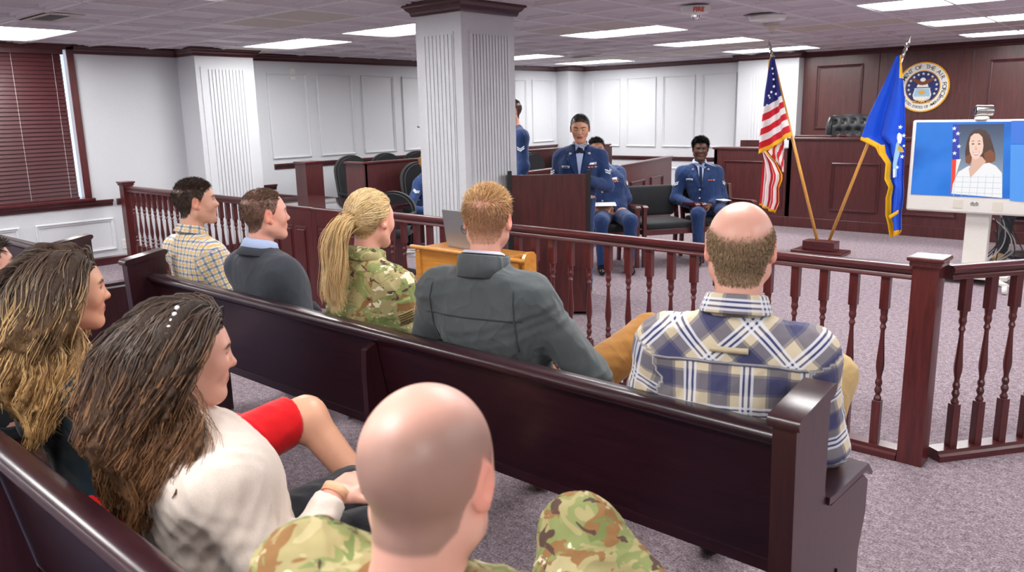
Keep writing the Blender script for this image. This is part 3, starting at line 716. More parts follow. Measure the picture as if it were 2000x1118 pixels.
cc = t.ramp(sx.outputs[2], [(0, rgb(176, 186, 198)), (.6, rgb(96, 116, 142)), (1, rgb(44, 60, 92))]); t.set(base=(.01, .01, .01, 1)); t.l(cc, t.b.inputs['Emission Color']); t.b.inputs['Emission Strength'].default_value = .9; M['pback'] = t.mat
sp('portrait', [(1861.5, 243), (1961.5, 242), (1957, 387), (1857, 379)], M['pback'], .0008)
sp('screen_tile', [(1975, 236), (2100, 234), (2100, 281), (1974, 281)], glow('screen_blue_light', rgb(50, 118, 222)), .0006)
sp('screen_tile', [(1974, 283), (2100, 283), (2100, 400), (1972, 392)], glow('screen_blue_mid', rgb(74, 150, 236)), .0006)
sp('portrait_flag', [(1861.5, 243), (1872.5, 243.5), (1874, 311), (1859.5, 312)], glow('print_blue', rgb(28, 52, 170)), .0014)
sp('portrait_flag_red', [(1859.5, 312), (1868, 311.5), (1867, 340), (1858, 379), (1857, 379)], glow('print_red', rgb(236, 60, 40)), .0014)
sp('portrait_flag_white', [(1868, 311.5), (1877, 311), (1872, 326), (1866, 345)], glow('print_white', rgb(244, 236, 236)), .0015)
gw = glow('print_star', rgb(240, 240, 250))
for x, y in ((1871, 261), (1864, 274.5), (1873, 286), (1864.5, 299.5), (1864, 251)):
    c = S(x, y); MB().prism(star(c[0], c[1], .022), 1, -.0065, -.0058).build('portrait_star', gw, scr)
gh = glow('print_hair', rgb(74, 46, 34)); gs = glow('print_skin', rgb(240, 204, 186)); gc = glow('print_blouse', rgb(238, 238, 240)); gl = glow('print_lines', rgb(190, 200, 210)); gr = glow('print_auburn', rgb(128, 72, 40))
sp('portrait_hair', [(1886, 318), (1885, 296), (1889, 275), (1894, 262), (1903, 254), (1914, 251.5), (1925, 255), (1933, 264), (1939, 282), (1944, 302), (1944, 314), (1937, 318), (1924, 320), (1900, 312), (1893, 321)], gh, .0020)
sp('portrait_hair_tips', [(1886, 318), (1886, 306), (1896, 300), (1897, 316), (1893, 321)], gr, .0024); sp('portrait_hair_tips', [(1944, 314), (1943, 300), (1934, 292), (1922, 300), (1924, 319), (1937, 318)], gr, .0024)
sp('portrait_blouse', [(1859, 378), (1861, 360), (1872, 336), (1890, 325), (1905, 322), (1932, 318), (1945, 324), (1957, 338), (1957.4, 386.5)], gc, .0026)
sp('portrait_neck', [(1898, 308), (1918, 306), (1926, 316), (1916, 326), (1895, 348), (1892, 330), (1897, 322)], glow('print_skin_shade', rgb(222, 180, 160)), .0030)
sp('portrait_face', [(1893, 280), (1896, 267), (1903, 261), (1912, 261), (1919, 268), (1921, 285), (1919, 298), (1912, 309), (1905, 312), (1898, 307), (1894, 296)], gs, .0034)
ge = glow('print_dark', rgb(88, 56, 50))
for px_ in (1900.5, 1912.5): sp('portrait_eye', [(px_-3.2, 281.5), (px_, 279.6), (px_+3.2, 281.3), (px_, 283)], ge, .0038); sp('portrait_brow', [(px_-4, 276.5), (px_, 274.6), (px_+4, 276), (px_, 276.2)], ge, .0038)
sp('portrait_smile', [(1900, 297.5), (1906, 299.2), (1913, 296.6), (1909.5, 301.5), (1904, 301.8)], glow('print_teeth', rgb(250, 238, 236)), .0038)
sp('portrait_lip', [(1899, 296.5), (1906, 298.4), (1914, 295.6), (1909.8, 303), (1904, 303.4)], glow('print_lip', rgb(196, 100, 100)), .0036)
sp('portrait_nose', [(1906, 284), (1909.5, 292), (1906.5, 294), (1903.5, 292.5)], glow('print_nose', rgb(226, 178, 158)), .0037)
for k in range(6):
    a = (1866+k*15, 340+abs(k-2.2)*-2); sp('blouse_line', [(a[0], a[1]+6), (a[0]+.9, a[1]+6), (a[0]-3, 383), (a[0]-4, 383)], gl, .0031)
for k in range(4): sp('blouse_line', [(1866, 345+k*10), (1956, 346+k*11), (1956, 346.9+k*11), (1866, 345.9+k*10)], gl, .0031)
def bz(px, py): p = PY(px, py, TY); return (p.x-tl.x, p.z)
for px_ in (1871, 1948):
    c = bz(px_, 398 if px_ < 1900 else 404); MB().box(c[0]-.04, c[0]+.04, -.003, .002, c[1]-.04, c[1]+.04).build('speaker_grille', plain('speaker_mesh', rgb(196, 190, 178), .8), tvo)
c = bz(1903, 401)
lg_ = MB()
for k in range(9):
    h = (.006, .012, .02, .012, .006, .012, .02, .012, .006)[k]; lg_.box(c[0]-.034+k*.0085-.002, c[0]-.034+k*.0085+.002, -.003, .001, c[1]+.012, c[1]+.012+h)
lg_.build('logo_bars', M['ink'], tvo)
o = link('logo_text', text_mesh('CISCO', .022, .0005), M['ink'], tvo); o.location = (c[0], -.002, c[1]); o.rotation_euler = (math.pi/2, 0, 0)
ca, cb = PY(1886, 430, TY+.08), PY(1933, 430, TY+.08)
MB().box(ca.x-tl.x, cb.x-tl.x, .07, .17, .08, z0+.3, bev=.008).build('column', M['tvbez'], tvo)
cxm = (ca.x+cb.x)/2-tl.x
MB().prism([(cxm-.30, -.12), (cxm-.24, -.16), (cxm+.24, -.16), (cxm+.32, -.12), (cxm+.32, .35), (cxm-.30, .35)], 2, .06, .095).build('base_plate', M['tvbez'], tvo)
for sx_, sy_ in ((-.36, -.30), (.36, -.42), (-.3, .4), (.3, .4)):
    o = MB().prism([(cxm+sx_*.5-.04, sy_*.2-.04), (cxm+sx_*.5+.04, sy_*.2-.04), (cxm+sx_+.03, sy_), (cxm+sx_-.03, sy_)] if sy_ < 0 else [(cxm+sx_-.03, .3), (cxm+sx_+.03, .3), (cxm+sx_+.03, sy_), (cxm+sx_-.03, sy_)], 2, .07, .09).build('foot', M['tvbez'], tvo)
    MB().lathe([(.035, -.016), (.038, -.008), (.038, .008), (.035, .016)], (cxm+sx_, sy_, .038), 14, ax=(1, 0, 0)).box(cxm+sx_-.02, cxm+sx_+.02, sy_-.02, sy_+.02, .05, .075).build('caster', M['plastic'], o)
cp = PY(1918, 229, TY+.03)
cam_ = empty('webcam', (cp.x, TY+.03, z1), math.radians(-12), 'small silver camera perched on top of the video screen', 'camera')
MB().lathe([(.06, 0), (.06, .02), (.045, .03)], (0, 0, 0), 16).build('base', M['tvbez'], cam_)
MB().lathe([(.035, -.085), (.05, -.08), (.05, .05), (.046, .06), (.03, .06)], (0, 0, .078), 18, ax=(-.75, -.65, .03)).build('barrel', M['chrome'], cam_, auto=40)
MB().lathe([(.034, .055), (.040, .066), (.030, .066), (.022, .058)], (0, 0, .078), 18, ax=(-.75, -.65, .03)).build('lens', M['black'], cam_, auto=40)
rnd = random.Random(4)
for k in range(9):
    a = Vector((tl.x+cxm+rnd.uniform(.08, .22), TY+.2, rnd.uniform(.45, z0+.1))); b = Vector((tl.x+cxm+rnd.uniform(-.25, .55), TY+rnd.uniform(.25, .6), .012)); c_ = Vector((tl.x+cxm+rnd.uniform(.2, .6), TY+rnd.uniform(.2, .5), rnd.uniform(.08, .25)))
    d_ = b + Vector((rnd.uniform(-.4, .2), rnd.uniform(-.1, .2), 0))
    pts = []
    for i in range(21):
        u = i/20; p = a*(1-u)**3 + c_*3*u*(1-u)**2 + (b+Vector((0, 0, .02)))*3*u*u*(1-u) + d_*u**3; pts.append(p)
    col = ['black', 'black', 'steel'][k % 3]
    MB().tube([Vector(p)-Vector((tl.x, TY, 0)) for p in pts], .006, 6).build('cable', M[col], tvo, True)
def coil(name, c, r, n, mat, label, cat='cable'):
    pts = []
    for i in range(n*16):
        a = i*2*math.pi/16; q = r*(1+.12*math.sin(i*.37)); pts.append((c[0]+q*math.cos(a)*1.3, c[1]+q*math.sin(a), .012+.006*abs(math.sin(i*.21))+i*.0006))
    return MB().tube(pts, .006, 6).build(name, mat, None, True)
cc_ = PZ(1895, 514); ck = coil('cable_coil', (cc_.x-.02-tl.x, .26), .16, 4, M['black'], ''); ck.parent = tvo
wc = PZ(806, 500); tag(coil('wire_coil', (wc.x, wc.y), .1, 5, M['plastic'], ''), 'small tangle of white wire on the carpet by the pillar', 'wire')

# ------------------------------------------------------------------ the two flags in their shared base
FY = 9.2
fb = empty('flag_base', (-3.33, 9.12, 0), 0, 'low dark wooden block on a plinth holding both flagpoles', 'flag stand')
MB().box(-.29, .29, -.16, .16, 0, .045, bev=.012).build('plinth', M['mahog'], fb)
MB().box(-.18, .18, -.09, .09, .045, .15, bev=.006).build('block', M['mahog'], fb)
M['fred'] = fabric('flag_red', rgb(200, 20, 40), 300, .6, .12); M['fwhite'] = fabric('flag_white', rgb(232, 228, 228), 300, .6, .06)
M['fnavy'] = fabric('flag_navy', rgb(36, 42, 120), 300, .6, .12); M['fblue'] = fabric('flag_royal_blue', rgb(14, 76, 206), 300, .5, .12); M['fwhite2'] = flat('star_white', rgb(240, 240, 244))
def interp(poly, n):
    P = np.array(poly, float); d = np.r_[0, np.cumsum(np.hypot(*np.diff(P, axis=0).T))]; q = np.linspace(0, d[-1], n)
    return np.c_[np.interp(q, d, P[:, 0]), np.interp(q, d, P[:, 1])]
def interp_v(poly, vs):
    P = np.array(poly, float); return np.c_[np.interp(vs, P[:, 2], P[:, 0]), np.interp(vs, P[:, 2], P[:, 1])]
def sheet(name, left, right, nv, nu, matf, mats, parent, dy, folds, y0=FY):
    """cloth between two traced edges; folds(u,v) gives the real depth of the drape"""
    Lp = interp(left, nv+1) if len(left[0]) == 2 else interp_v(left, np.linspace(0, 1, nv+1)); Rp = interp(right, nv+1) if len(right[0]) == 2 else interp_v(right, np.linspace(0, 1, nv+1))
    vs = []; fs = []; mi = []; inv = parent.matrix_world.inverted() if False else None
    for j in range(nv+1):
        for i in range(nu+1):
            u = i/nu; q = Lp[j]*(1-u)+Rp[j]*u; p = PY(float(q[0]), float(q[1]), y0); vs.append((p.x-parent.location.x, p.y+dy+folds(u, j/nv)-parent.location.y, p.z-parent.location.z))
    for j in range(nv):
        for i in range(nu): a = j*(nu+1)+i; fs.append((a, a+1, a+nu+2, a+nu+1)); mi.append(matf((i+.5)/nu, (j+.5)/nv))
    me = bpy.data.meshes.new(name); me.from_pydata(vs, [], fs); me.polygons.foreach_set('material_index', mi)
    o = link(name, me, mats, parent, True)
    sm_ = o.modifiers.new('thick', 'SOLIDIFY'); sm_.thickness = .003; return o
def flagpole(tip, top, foot, parent, sgn):
    d = (tip-foot).normalized(); L = (tip-foot).length; I = Vector(parent.location)
    MB().tube([foot-I, foot+d*(L-.22)-I], [.0185, .0165], 12).build('pole', M['pole'], parent, True)
    s = foot+d*(L-.22)-I
    mb = MB(); mb.lathe([(.02, 0), (.022, .03), (.014, .05), (.024, .07), (.02, .085), (.012, .1)], s, 12, ax=d); f = mb.build('ferrule', M['chrome'], parent, auto=40)
    n = Vector((0, 1, 0)); w = d.cross(n).normalized()
    prof = [(0, .09), (.014, .1), (.03, .12), (.012, .125), (.02, .15), (.012, .18), (0, .225)]
    v = []; 
    for a, h in prof: v += [s+d*h+w*a, s+d*h-w*a, s+d*h+n*a*.35, s+d*h-n*a*.35]
    fs = []
    for k in range(len(prof)-1):
        b = k*4
        for p, q in ((0, 2), (2, 1), (1, 3), (3, 0)): fs.append((b+p, b+q, b+4+q, b+4+p))
    MB().add(v, fs).build('spearhead', M['chrome'], parent)
# --- striped flag
f1 = empty('national_flag', (-3.38, FY, .12), 0, 'red, white and blue striped flag with stars hanging from the left tilted pole', 'flag')
flagpole(PY(1501, 78, FY), None, Vector((-3.385, FY-.03, .12)), f1, -1)
Lf = [(1509, 113, 0), (1505, 135, .12), (1500, 181, .36), (1497, 217, .54), (1495, 240, .66), (1491, 272, .84), (1489, 300, 1)]
Rf = [(1516, 110, 0), (1533, 191, .526), (1539, 217, .70), (1545, 242, .86), (1550, 266, 1)]
fold1 = lambda u, v: -.03-.035*math.sin(u*7+v*2)*min(1, v*3)-.03*math.sin(u*15+1)*v
def m1(u, v):
    if v > .95: return 3
    if v < .50: return 2 if u < .86 or v > .06 else 2
    k = int((v-.50)/.45*6); return 1 if k % 2 == 0 else 0
FM = [M['fred'], M['fwhite'], M['fnavy'], M['gold']]
shA = sheet('flag_cloth', Lf, Rf, 80, 24, m1, FM, f1, -.02, fold1)
shB = sheet('flag_fold', [(1488, 298), (1486, 330), (1483, 370), (1480, 402)], [(1492, 296), (1514, 318), (1526, 341), (1526, 352), (1519.5, 368), (1519.5, 398), (1511, 418)], 50, 42,
      lambda u, v: 3 if (u > .86 and v < .62) or v > .95 or u > .965 else int(u*9.6+.2) % 2, FM, f1, .04, lambda u, v: .03*math.sin(u*16))
shC = sheet('flag_fold', [(1490, 288), (1502, 305), (1514, 318), (1524, 334)], [(1527, 270), (1526.5, 300), (1526.5, 320), (1526, 338)], 24, 24, lambda u, v: int((u*.8+v*1.0)*5) % 2, FM, f1, .06, lambda u, v: .02*math.sin(u*9))
sheet('flag_fringe', [(1505, 118), (1508, 112), (1511, 109)], [(1507, 124), (1512, 117), (1517, 113)], 6, 4, lambda u, v: 0, [M['gold']], f1, -.05, lambda u, v: 0)
sheet('flag_fringe', [(1504, 140), (1503.5, 130), (1505, 118)], [(1506.5, 140), (1506, 130), (1507.5, 119)], 6, 3, lambda u, v: 0, [M['gold']], f1, -.05, lambda u, v: 0)
for x, y, r_ in ((1508.5, 134, 3), (1511, 155, 3), (1511.5, 169, 3.6), (1506.5, 180, 3.4), (1515.5, 183.5, 3.4), (1501.5, 187, 3), (1503.5, 191, 2.6), (1498, 205, 2.6), (1510, 144, 2.4)):
    p = PY(x, y, FY-.12); o = MB().prism(star(p.x-f1.location.x, p.z-f1.location.z, r_*.0056, 1.2), 1, p.y-FY-.001, p.y-FY+.001).build('star', M['fwhite2'], f1)
# --- blue flag
f2 = empty('service_flag', (-3.28, FY, .12), 0, 'royal blue flag with gold fringe and white stars on the right tilted pole', 'flag')
flagpole(PY(1779, 70, FY), None, Vector((-3.285, FY+.03, .12)), f2, 1)
Lb = [(1752, 110, 0), (1750, 118, .03), (1739, 143, .1), (1717, 190, .23), (1700, 228, .34), (1687, 268, .45), (1719, 283, .5), (1722, 300, .55), (1735.5, 319, .6), (1733, 349, .68), (1741, 365, .73), (1735.5, 386, .79), (1735.5, 418, .88), (1740, 436, .93), (1744, 462, 1)]
Rb = [(1762, 107, 0), (1765, 154, .12), (1768, 192, .23), (1768, 260, .44), (1768, 300, .55), (1766, 314, .6), (1765, 354, .7), (1766, 381, .79), (1763, 405, .86), (1761, 418, .89), (1761, 452, .97), (1757, 458, 1)]
def m2(u, v):
    if u > .8 and v < .12: return 1
    if v > .455 and u < .22 - .1*(v < .5): return 1
    if v > .93 and (u < .3 or v > .965): return 1
    return 0
fold2 = lambda u, v: -.02-.05*math.sin(u*11+v*1.5)*min(1, v*2.2)-.025*math.sin(u*23+2)*v
sheet('flag_cloth', Lb, Rb, 110, 48, m2, [M['fblue'], M['gold']], f2, -.02, fold2)
sheet('flag_fringe', [(1688, 266), (1704, 274), (1719, 281), (1722, 298)], [(1686, 273), (1703, 281), (1716, 288), (1724, 305)], 12, 3, lambda u, v: 0, [M['gold']], f2, -.10, lambda u, v: 0)
sheet('flag_fringe', [(1741, 420), (1752, 413), (1761, 408)], [(1744, 426), (1754, 420), (1761, 415)], 6, 3, lambda u, v: 0, [M['gold']], f2, -.11, lambda u, v: 0)
M['cloudw'] = flat('emblem_white', rgb(228, 232, 240)); M['emb'] = flat('emblem_light_blue', rgb(150, 196, 226)); M['embg'] = flat('emblem_gold', rgb(190, 160, 60))
def fpoly(name, pts, mat, d, par, I):
    q = [PY(x, y, FY-d) for x, y in pts]; return MB().prism([(p.x-I.x, p.z-I.z) for p in q], 1, -d-.0015, -d).build(name, mat, par)
for x, y, r_ in ((1758.5, 248.5, 4.6), (1765, 265, 4.2), (1765.5, 285, 3.2), (1762, 306, 4.4), (1752.5, 327, 3.8)):
    p = PY(x, y, FY-.13); MB().prism(star(p.x-f2.location.x, p.z-f2.location.z, r_*.0056, 1.4), 1, -.132, -.13).build('star', M['fwhite2'], f2)
I2 = f2.location
fpoly('emblem_shield', [(1744, 346), (1744, 320), (1747, 300), (1750, 282), (1756, 270), (1757, 300), (1752, 318), (1751, 346)], M['emb'], .125, f2, I2)
fpoly('emblem_cloud', [(1753, 262), (1756, 259), (1761, 263), (1762, 272), (1759, 281), (1754, 279), (1752, 270)], M['cloudw'], .128, f2, I2)
fpoly('emblem_wing', [(1753, 290), (1756, 284), (1762, 288), (1766, 297), (1760, 298), (1755, 295)], M['embg'], .129, f2, I2)
fpoly('emblem_foot', [(1744, 347), (1744, 330), (1748, 330), (1748, 347)], M['cloudw'], .129, f2, I2)

# ------------------------------------------------------------------ ceiling fittings, wall plates
fp_ = PZ(1359, 13, ZC)
fa = empty('fire_alarm', (fp_.x, fp_.y, ZC), math.radians(40), 'round white ceiling fire alarm strobe lettered FIRE', 'fire alarm')
MB().lathe([(.12, 0), (.125, -.02), (.11, -.05), (.06, -.062), (.02, -.064)], n=28).build('body', M['plastic'], fa, auto=50)
MB().lathe([(.035, -.06), (.035, -.085), (.02, -.10), (.005, -.102)], n=14).build('strobe', M['glass'], fa, auto=50)
M['redink'] = flat('red_letter', rgb(196, 60, 44))
o = link('letters', text_mesh('FIRE', .05, .001, bold=.002), M['redink'], fa); o.location = (0, -.105, -.03); o.rotation_euler = (math.radians(115), 0, 0); o.location = (0, -.118, -.036)
sp_ = PZ(1508, 46, ZC)
sd = empty('smoke_detector', (sp_.x, sp_.y, ZC), 0, 'cream conical smoke detector on the ceiling above the striped flag', 'smoke detector')
MB().lathe([(.085, 0), (.085, -.03), (.06, -.04), (.03, -.066), (.028, -.08), (.01, -.085)], n=24).build('body', plain('cream_plastic', rgb(206, 196, 182), .5), sd, auto=40)
MB().lathe([(.012, -.085), (.012, -.088)], n=10).build('sensor', M['black'], sd)
ep = PZ(1499, 30, ZC)
em = empty('ceiling_speaker', (ep.x, ep.y, ZC), 0, 'flat white oval ceiling fitting beside the smoke detector', 'ceiling fitting')
MB().lathe([(.17, 0), (.175, -.012), (.16, -.04), (.02, -.048)], n=28).build('cover', M['plastic'], em, auto=40)
MB().lathe([(.19, -.002), (.19, 0)], (-.01, -.05, 0), n=20).build('dark_disc', M['ink'], em)  # flat dark disc set off-centre behind the cover, showing along one side
vp = PZ(98, 33, ZC)
vt = empty('air_vent', (vp.x, vp.y, ZC), 0, 'dark slotted air vent in the plain ceiling panel above the window', 'vent')
MB().box(-.30, .30, -.15, .15, -.006, .0, bev=.002).build('plate', M['tan'], vt)
for k in range(6): MB().box(-.2, .2, -.07+k*.026, -.058+k*.026, -.009, -.005).build('slot', M['ink'], vt)
vp = PZ(1137, 110, ZC)
vt = empty('air_vent', (vp.x, vp.y, ZC), 0, 'small far slotted air vent right of the pillar', 'vent')
MB().box(-.30, .30, -.15, .15, -.006, .0, bev=.002).build('plate', M['tan'], vt)
for k in range(6): MB().box(-.2, .2, -.07+k*.026, -.058+k*.026, -.009, -.005).build('slot', M['ink'], vt)
def outlet(y, z, label, h=.058):
    r = empty('outlet', (XL, y, z), 0, label, 'outlet')
    MB().box(0, .007, -.037, .037, -h, h, bev=.003).build('plate', M['plastic'], r)
    for s in (-1, 1):
        q = MB().box(.006, .009, -.018, .018, s*.026-.016, s*.026+.016, bev=.002).build('socket', M['plastic'], r)
        MB().box(.0088, .0096, -.009, -.006, s*.026-.006, s*.026+.006).box(.0088, .0096, .006, .009, s*.026-.006, s*.026+.006).build('slot', M['ink'], q)
p = PX(244.5, 476, XL); outlet(p.y, p.z, 'white wall outlet beside the railing post')
p = PX(571, 145, XL); outlet(p.y, p.z, 'white plate high on the white panelled wall', .075)
# ------------------------------------------------------------------ smooth-blended body surfaces (implicit fields -> one mesh)
def V3(*a): return np.array(a, float)
def rotm(yaw=0, pitch=0, roll=0):
    """head frame: +y is the face, +z up. yaw left positive, pitch up positive, roll to the right positive"""
    return np.array((Matrix.Rotation(math.radians(yaw), 3, 'Z') @ Matrix.Rotation(math.radians(pitch), 3, 'X') @ Matrix.Rotation(math.radians(roll), 3, 'Y')))
class Fr:
    def __init__(s, o=(0, 0, 0), R=None, sc=1.0): s.o = np.array(o, float); s.R = np.eye(3) if R is None else np.array(R, float); s.s = sc
    def w(s, p): return s.o + s.R @ (np.array(p, float)*s.s)
    def l(s, P): return ((np.asarray(P) - s.o) @ s.R)/s.s
ID = Fr()
def cone(a, b, ra, rb, k=.03, f=ID, op=1): return ('cone', np.array(a, float), np.array(b, float), ra, rb, k, f, op)
def ell(c, r, k=.03, f=ID, op=1, R=None): return ('ell', np.array(c, float), np.array(r, float), R, 0, k, f, op)
def rbox(c, h, r, k=.02, f=ID, op=1, R=None): return ('box', np.array(c, float), np.array(h, float), R, r, k, f, op)
def pdist(p, X, Y, Z):
    f = p[6]; x = X-f.o[0]; y = Y-f.o[1]; z = Z-f.o[2]; R = f.R
    if f is ID: lx, ly, lz = X, Y, Z
    else: lx = (x*R[0, 0]+y*R[1, 0]+z*R[2, 0])/f.s; ly = (x*R[0, 1]+y*R[1, 1]+z*R[2, 1])/f.s; lz = (x*R[0, 2]+y*R[1, 2]+z*R[2, 2])/f.s
    if p[0] == 'cone':
        a, b, ra, rb = p[1:5]; d = b-a; L2 = max(d @ d, 1e-9)
        t = np.clip(((lx-a[0])*d[0]+(ly-a[1])*d[1]+(lz-a[2])*d[2])/L2, 0, 1)
        q = np.sqrt((lx-a[0]-t*d[0])**2+(ly-a[1]-t*d[1])**2+(lz-a[2]-t*d[2])**2) - (ra+(rb-ra)*t)
        return q*f.s
    c, r, Rr = p[1:4]; lx = lx-c[0]; ly = ly-c[1]; lz = lz-c[2]
    if Rr is not None: lx, ly, lz = lx*Rr[0, 0]+ly*Rr[1, 0]+lz*Rr[2, 0], lx*Rr[0, 1]+ly*Rr[1, 1]+lz*Rr[2, 1], lx*Rr[0, 2]+ly*Rr[1, 2]+lz*Rr[2, 2]
    if p[0] == 'ell':
        k0 = np.sqrt((lx/r[0])**2+(ly/r[1])**2+(lz/r[2])**2); k1 = np.sqrt((lx/r[0]**2)**2+(ly/r[1]**2)**2+(lz/r[2]**2)**2)
        return k0*(k0-1)/np.maximum(k1, 1e-6)*f.s
    rr = p[4]; qx = np.abs(lx)-r[0]+rr; qy = np.abs(ly)-r[1]+rr; qz = np.abs(lz)-r[2]+rr
    return (np.sqrt(np.maximum(qx, 0)**2+np.maximum(qy, 0)**2+np.maximum(qz, 0)**2)+np.minimum(np.maximum(qx, np.maximum(qy, qz)), 0)-rr)*f.s
def pbounds(p):
    f = p[6]
    if p[0] == 'cone':
        A, B_ = f.w(p[1]), f.w(p[2]); r = max(p[3], p[4])*f.s; return np.minimum(A, B_)-r, np.maximum(A, B_)+r
    C = f.w(p[1]); r = np.max(p[2])*f.s*1.05; 
    if p[3] is not None or p[0] == 'box': r *= 1.6
    return C-r, C+r
def axis(lo, hi, coarse, fine):
    """grid lines: coarse everywhere, finer inside the intervals fine=[(a,b,h)]"""
    xs = [lo]
    while xs[-1] < hi:
        x = xs[-1]; h = coarse
        for a, b, hf in fine:
            if a-h*1.01 <= x < b: h = min(h, hf)
        xs.append(x+h)
    return np.array(xs, np.float32)
def field(prims, ax, inflate=0.0):
    xs, ys, zs = ax; d = np.full((len(xs), len(ys), len(zs)), 9., np.float32)
    for p in prims:
        lo, hi = pbounds(p); k = p[5]; m = k+inflate+.035; sl = []
        for A_, l, h in zip(ax, lo-m, hi+m):
            i0 = max(0, np.searchsorted(A_, l)-1); i1 = min(len(A_), np.searchsorted(A_, h)+1); sl.append(slice(i0, i1))
        if any(s.stop <= s.start for s in sl): continue
        X = xs[sl[0], None, None]; Y = ys[None, sl[1], None]; Z = zs[None, None, sl[2]]
        q = pdist(p, X, Y, Z).astype(np.float32); s = d[sl[0], sl[1], sl[2]]
        if p[7] > 0:
            q = q-inflate; h = np.clip(.5+.5*(s-q)/k, 0, 1); d[sl[0], sl[1], sl[2]] = s+(q-s)*h-k*h*(1-h)
        else:
            q = -(q); h = np.clip(.5+.5*(q-s)/k, 0, 1); d[sl[0], sl[1], sl[2]] = s+(q-s)*h+k*h*(1-h)
    return d
def surf(d, ax):
    s = d < 0; nx, ny, nz = d.shape
    c = [s[i:nx-1+i, j:ny-1+j, k:nz-1+k] for i in (0, 1) for j in (0, 1) for k in (0, 1)]
    al = c[0].copy(); an = c[0].copy()
    for q in c[1:]: al &= q; an |= q
    act = np.argwhere(an & ~al)
    if len(act) == 0: return np.zeros((0, 3)), np.zeros((0, 4), int)
    off = np.array([(i, j, k) for i in (0, 1) for j in (0, 1) for k in (0, 1)])
    val = np.stack([d[act[:, 0]+o[0], act[:, 1]+o[1], act[:, 2]+o[2]] for o in off], 1)
    acc = np.zeros((len(act), 3)); cnt = np.zeros(len(act))
    for a in range(8):
        for b in range(a+1, 8):
            if np.abs(off[a]-off[b]).sum() != 1: continue
            m = (val[:, a] < 0) != (val[:, b] < 0)
            va, vb = val[m, a], val[m, b]; va = np.clip(va, -.05, .05); vb = np.clip(vb, -.05, .05)
            t = (va/(va-vb))[:, None]
            acc[m] += off[a]+t*(off[b]-off[a]); cnt[m] += 1
    P = act+acc/cnt[:, None]
    W_ = np.stack([np.interp(P[:, k], np.arange(len(ax[k])), ax[k]) for k in range(3)], 1)
    idx = np.full((nx-1, ny-1, nz-1), -1, np.int64); idx[act[:, 0], act[:, 1], act[:, 2]] = np.arange(len(act))
    F = []
    for axn in range(3):
        sl0 = [slice(1, -1)]*3; sl1 = [slice(1, -1)]*3; sl0[axn] = slice(0, -1); sl1[axn] = slice(1, None)
        A_ = s[tuple(sl0)]; B_ = s[tuple(sl1)]; e = np.argwhere(A_ != B_)
        if not len(e): continue
        flip = A_[e[:, 0], e[:, 1], e[:, 2]]
        base = e.copy(); o1, o2 = (axn+1) % 3, (axn+2) % 3
        base[:, o1] += 1; base[:, o2] += 1
        def g(da, db):
            q = base.copy(); q[:, o1] -= da; q[:, o2] -= db; return idx[q[:, 0], q[:, 1], q[:, 2]]
        Q = np.stack([g(1, 1), g(0, 1), g(0, 0), g(1, 0)], 1); Q[~flip] = Q[~flip][:, ::-1]; F.append(Q)
    F = np.concatenate(F); F = F[(F >= 0).all(1)]
    return W_, F
def np_mesh(name, v, f, col=None, tc=None, smooth=True):
    me = bpy.data.meshes.new(name); v = np.asarray(v, np.float32); f = np.asarray(f, np.int32); k = f.shape[1]
    me.vertices.add(len(v)); me.vertices.foreach_set('co', v.ravel())
    me.loops.add(f.size); me.loops.foreach_set('vertex_index', f.ravel())
    me.polygons.add(len(f)); me.polygons.foreach_set('loop_start', np.arange(0, f.size, k, dtype=np.int32)); 
    me.polygons.foreach_set('use_smooth', np.full(len(f), smooth))
    me.update(calc_edges=True)
    if col is not None:
        a = me.attributes.new('col', 'FLOAT_COLOR', 'POINT'); c = np.ones((len(v), 4), np.float32); c[:, :3] = col; a.data.foreach_set('color', c.ravel())
    if tc is not None:
        a = me.attributes.new('tc', 'FLOAT_VECTOR', 'POINT'); a.data.foreach_set('vector', np.asarray(tc, np.float32).ravel())
    return me
def ssm(a, b, x): t = np.clip((x-a)/(b-a), 0, 1); return t*t*(3-2*t)
def folds(P, seed, wl=.11, amp=.004, strz=1.0):
    """cheap cloth-like displacement: a few domain-warped sine ridges"""
    r = np.random.RandomState(seed); o = np.zeros(len(P)); Q = P*np.array([1, 1, strz])
    for k in range(7):
        d = r.normal(size=3); d /= np.linalg.norm(d); ph = r.uniform(0, 6.28); w = wl*r.uniform(.6, 1.7)
        wp = .03*np.sin(P @ r.normal(size=3)*14+ph)
        q = np.sin((Q @ d+wp)*6.283/w+ph); o += (1-2*np.abs(q)**.8)*r.uniform(.4, 1)
    return o/4*amp
def cluster(v, f, mask, cell):
    """merge the vertices of a covered region on a coarse lattice; the mesh stays in one piece"""
    key = np.arange(len(v), dtype=np.int64)
    q = np.floor(v[mask]/cell).astype(np.int64)+4096; h = q[:, 0]*100000000+q[:, 1]*10000+q[:, 2]; u, inv = np.unique(h, return_inverse=True); inv = inv.ravel()
    cen = np.zeros((len(u), 3)); np.add.at(cen, inv, v[mask]); cen /= np.bincount(inv)[:, None]
    keep = np.where(~mask)[0]; key[keep] = np.arange(len(keep)); key[mask] = len(keep)+inv
    nv = np.concatenate([v[keep], cen]); g = key[f]; t = np.concatenate([g[:, [0, 1, 2]], g[:, [0, 2, 3]]])
    t = t[(t[:, 0] != t[:, 1]) & (t[:, 1] != t[:, 2]) & (t[:, 0] != t[:, 2])]; _, i = np.unique(np.sort(t, 1), axis=0, return_index=True)
    return nv, t[np.sort(i)]
def vnormals(v, f):
    n = np.zeros_like(v); a = v[f[:, 1]]-v[f[:, 0]]; b = v[f[:, 2]]-v[f[:, 0]]; fn = np.cross(a, b)
    for k in range(f.shape[1]): np.add.at(n, f[:, k], fn)
    return n/np.maximum(np.linalg.norm(n, axis=1, keepdims=True), 1e-9)

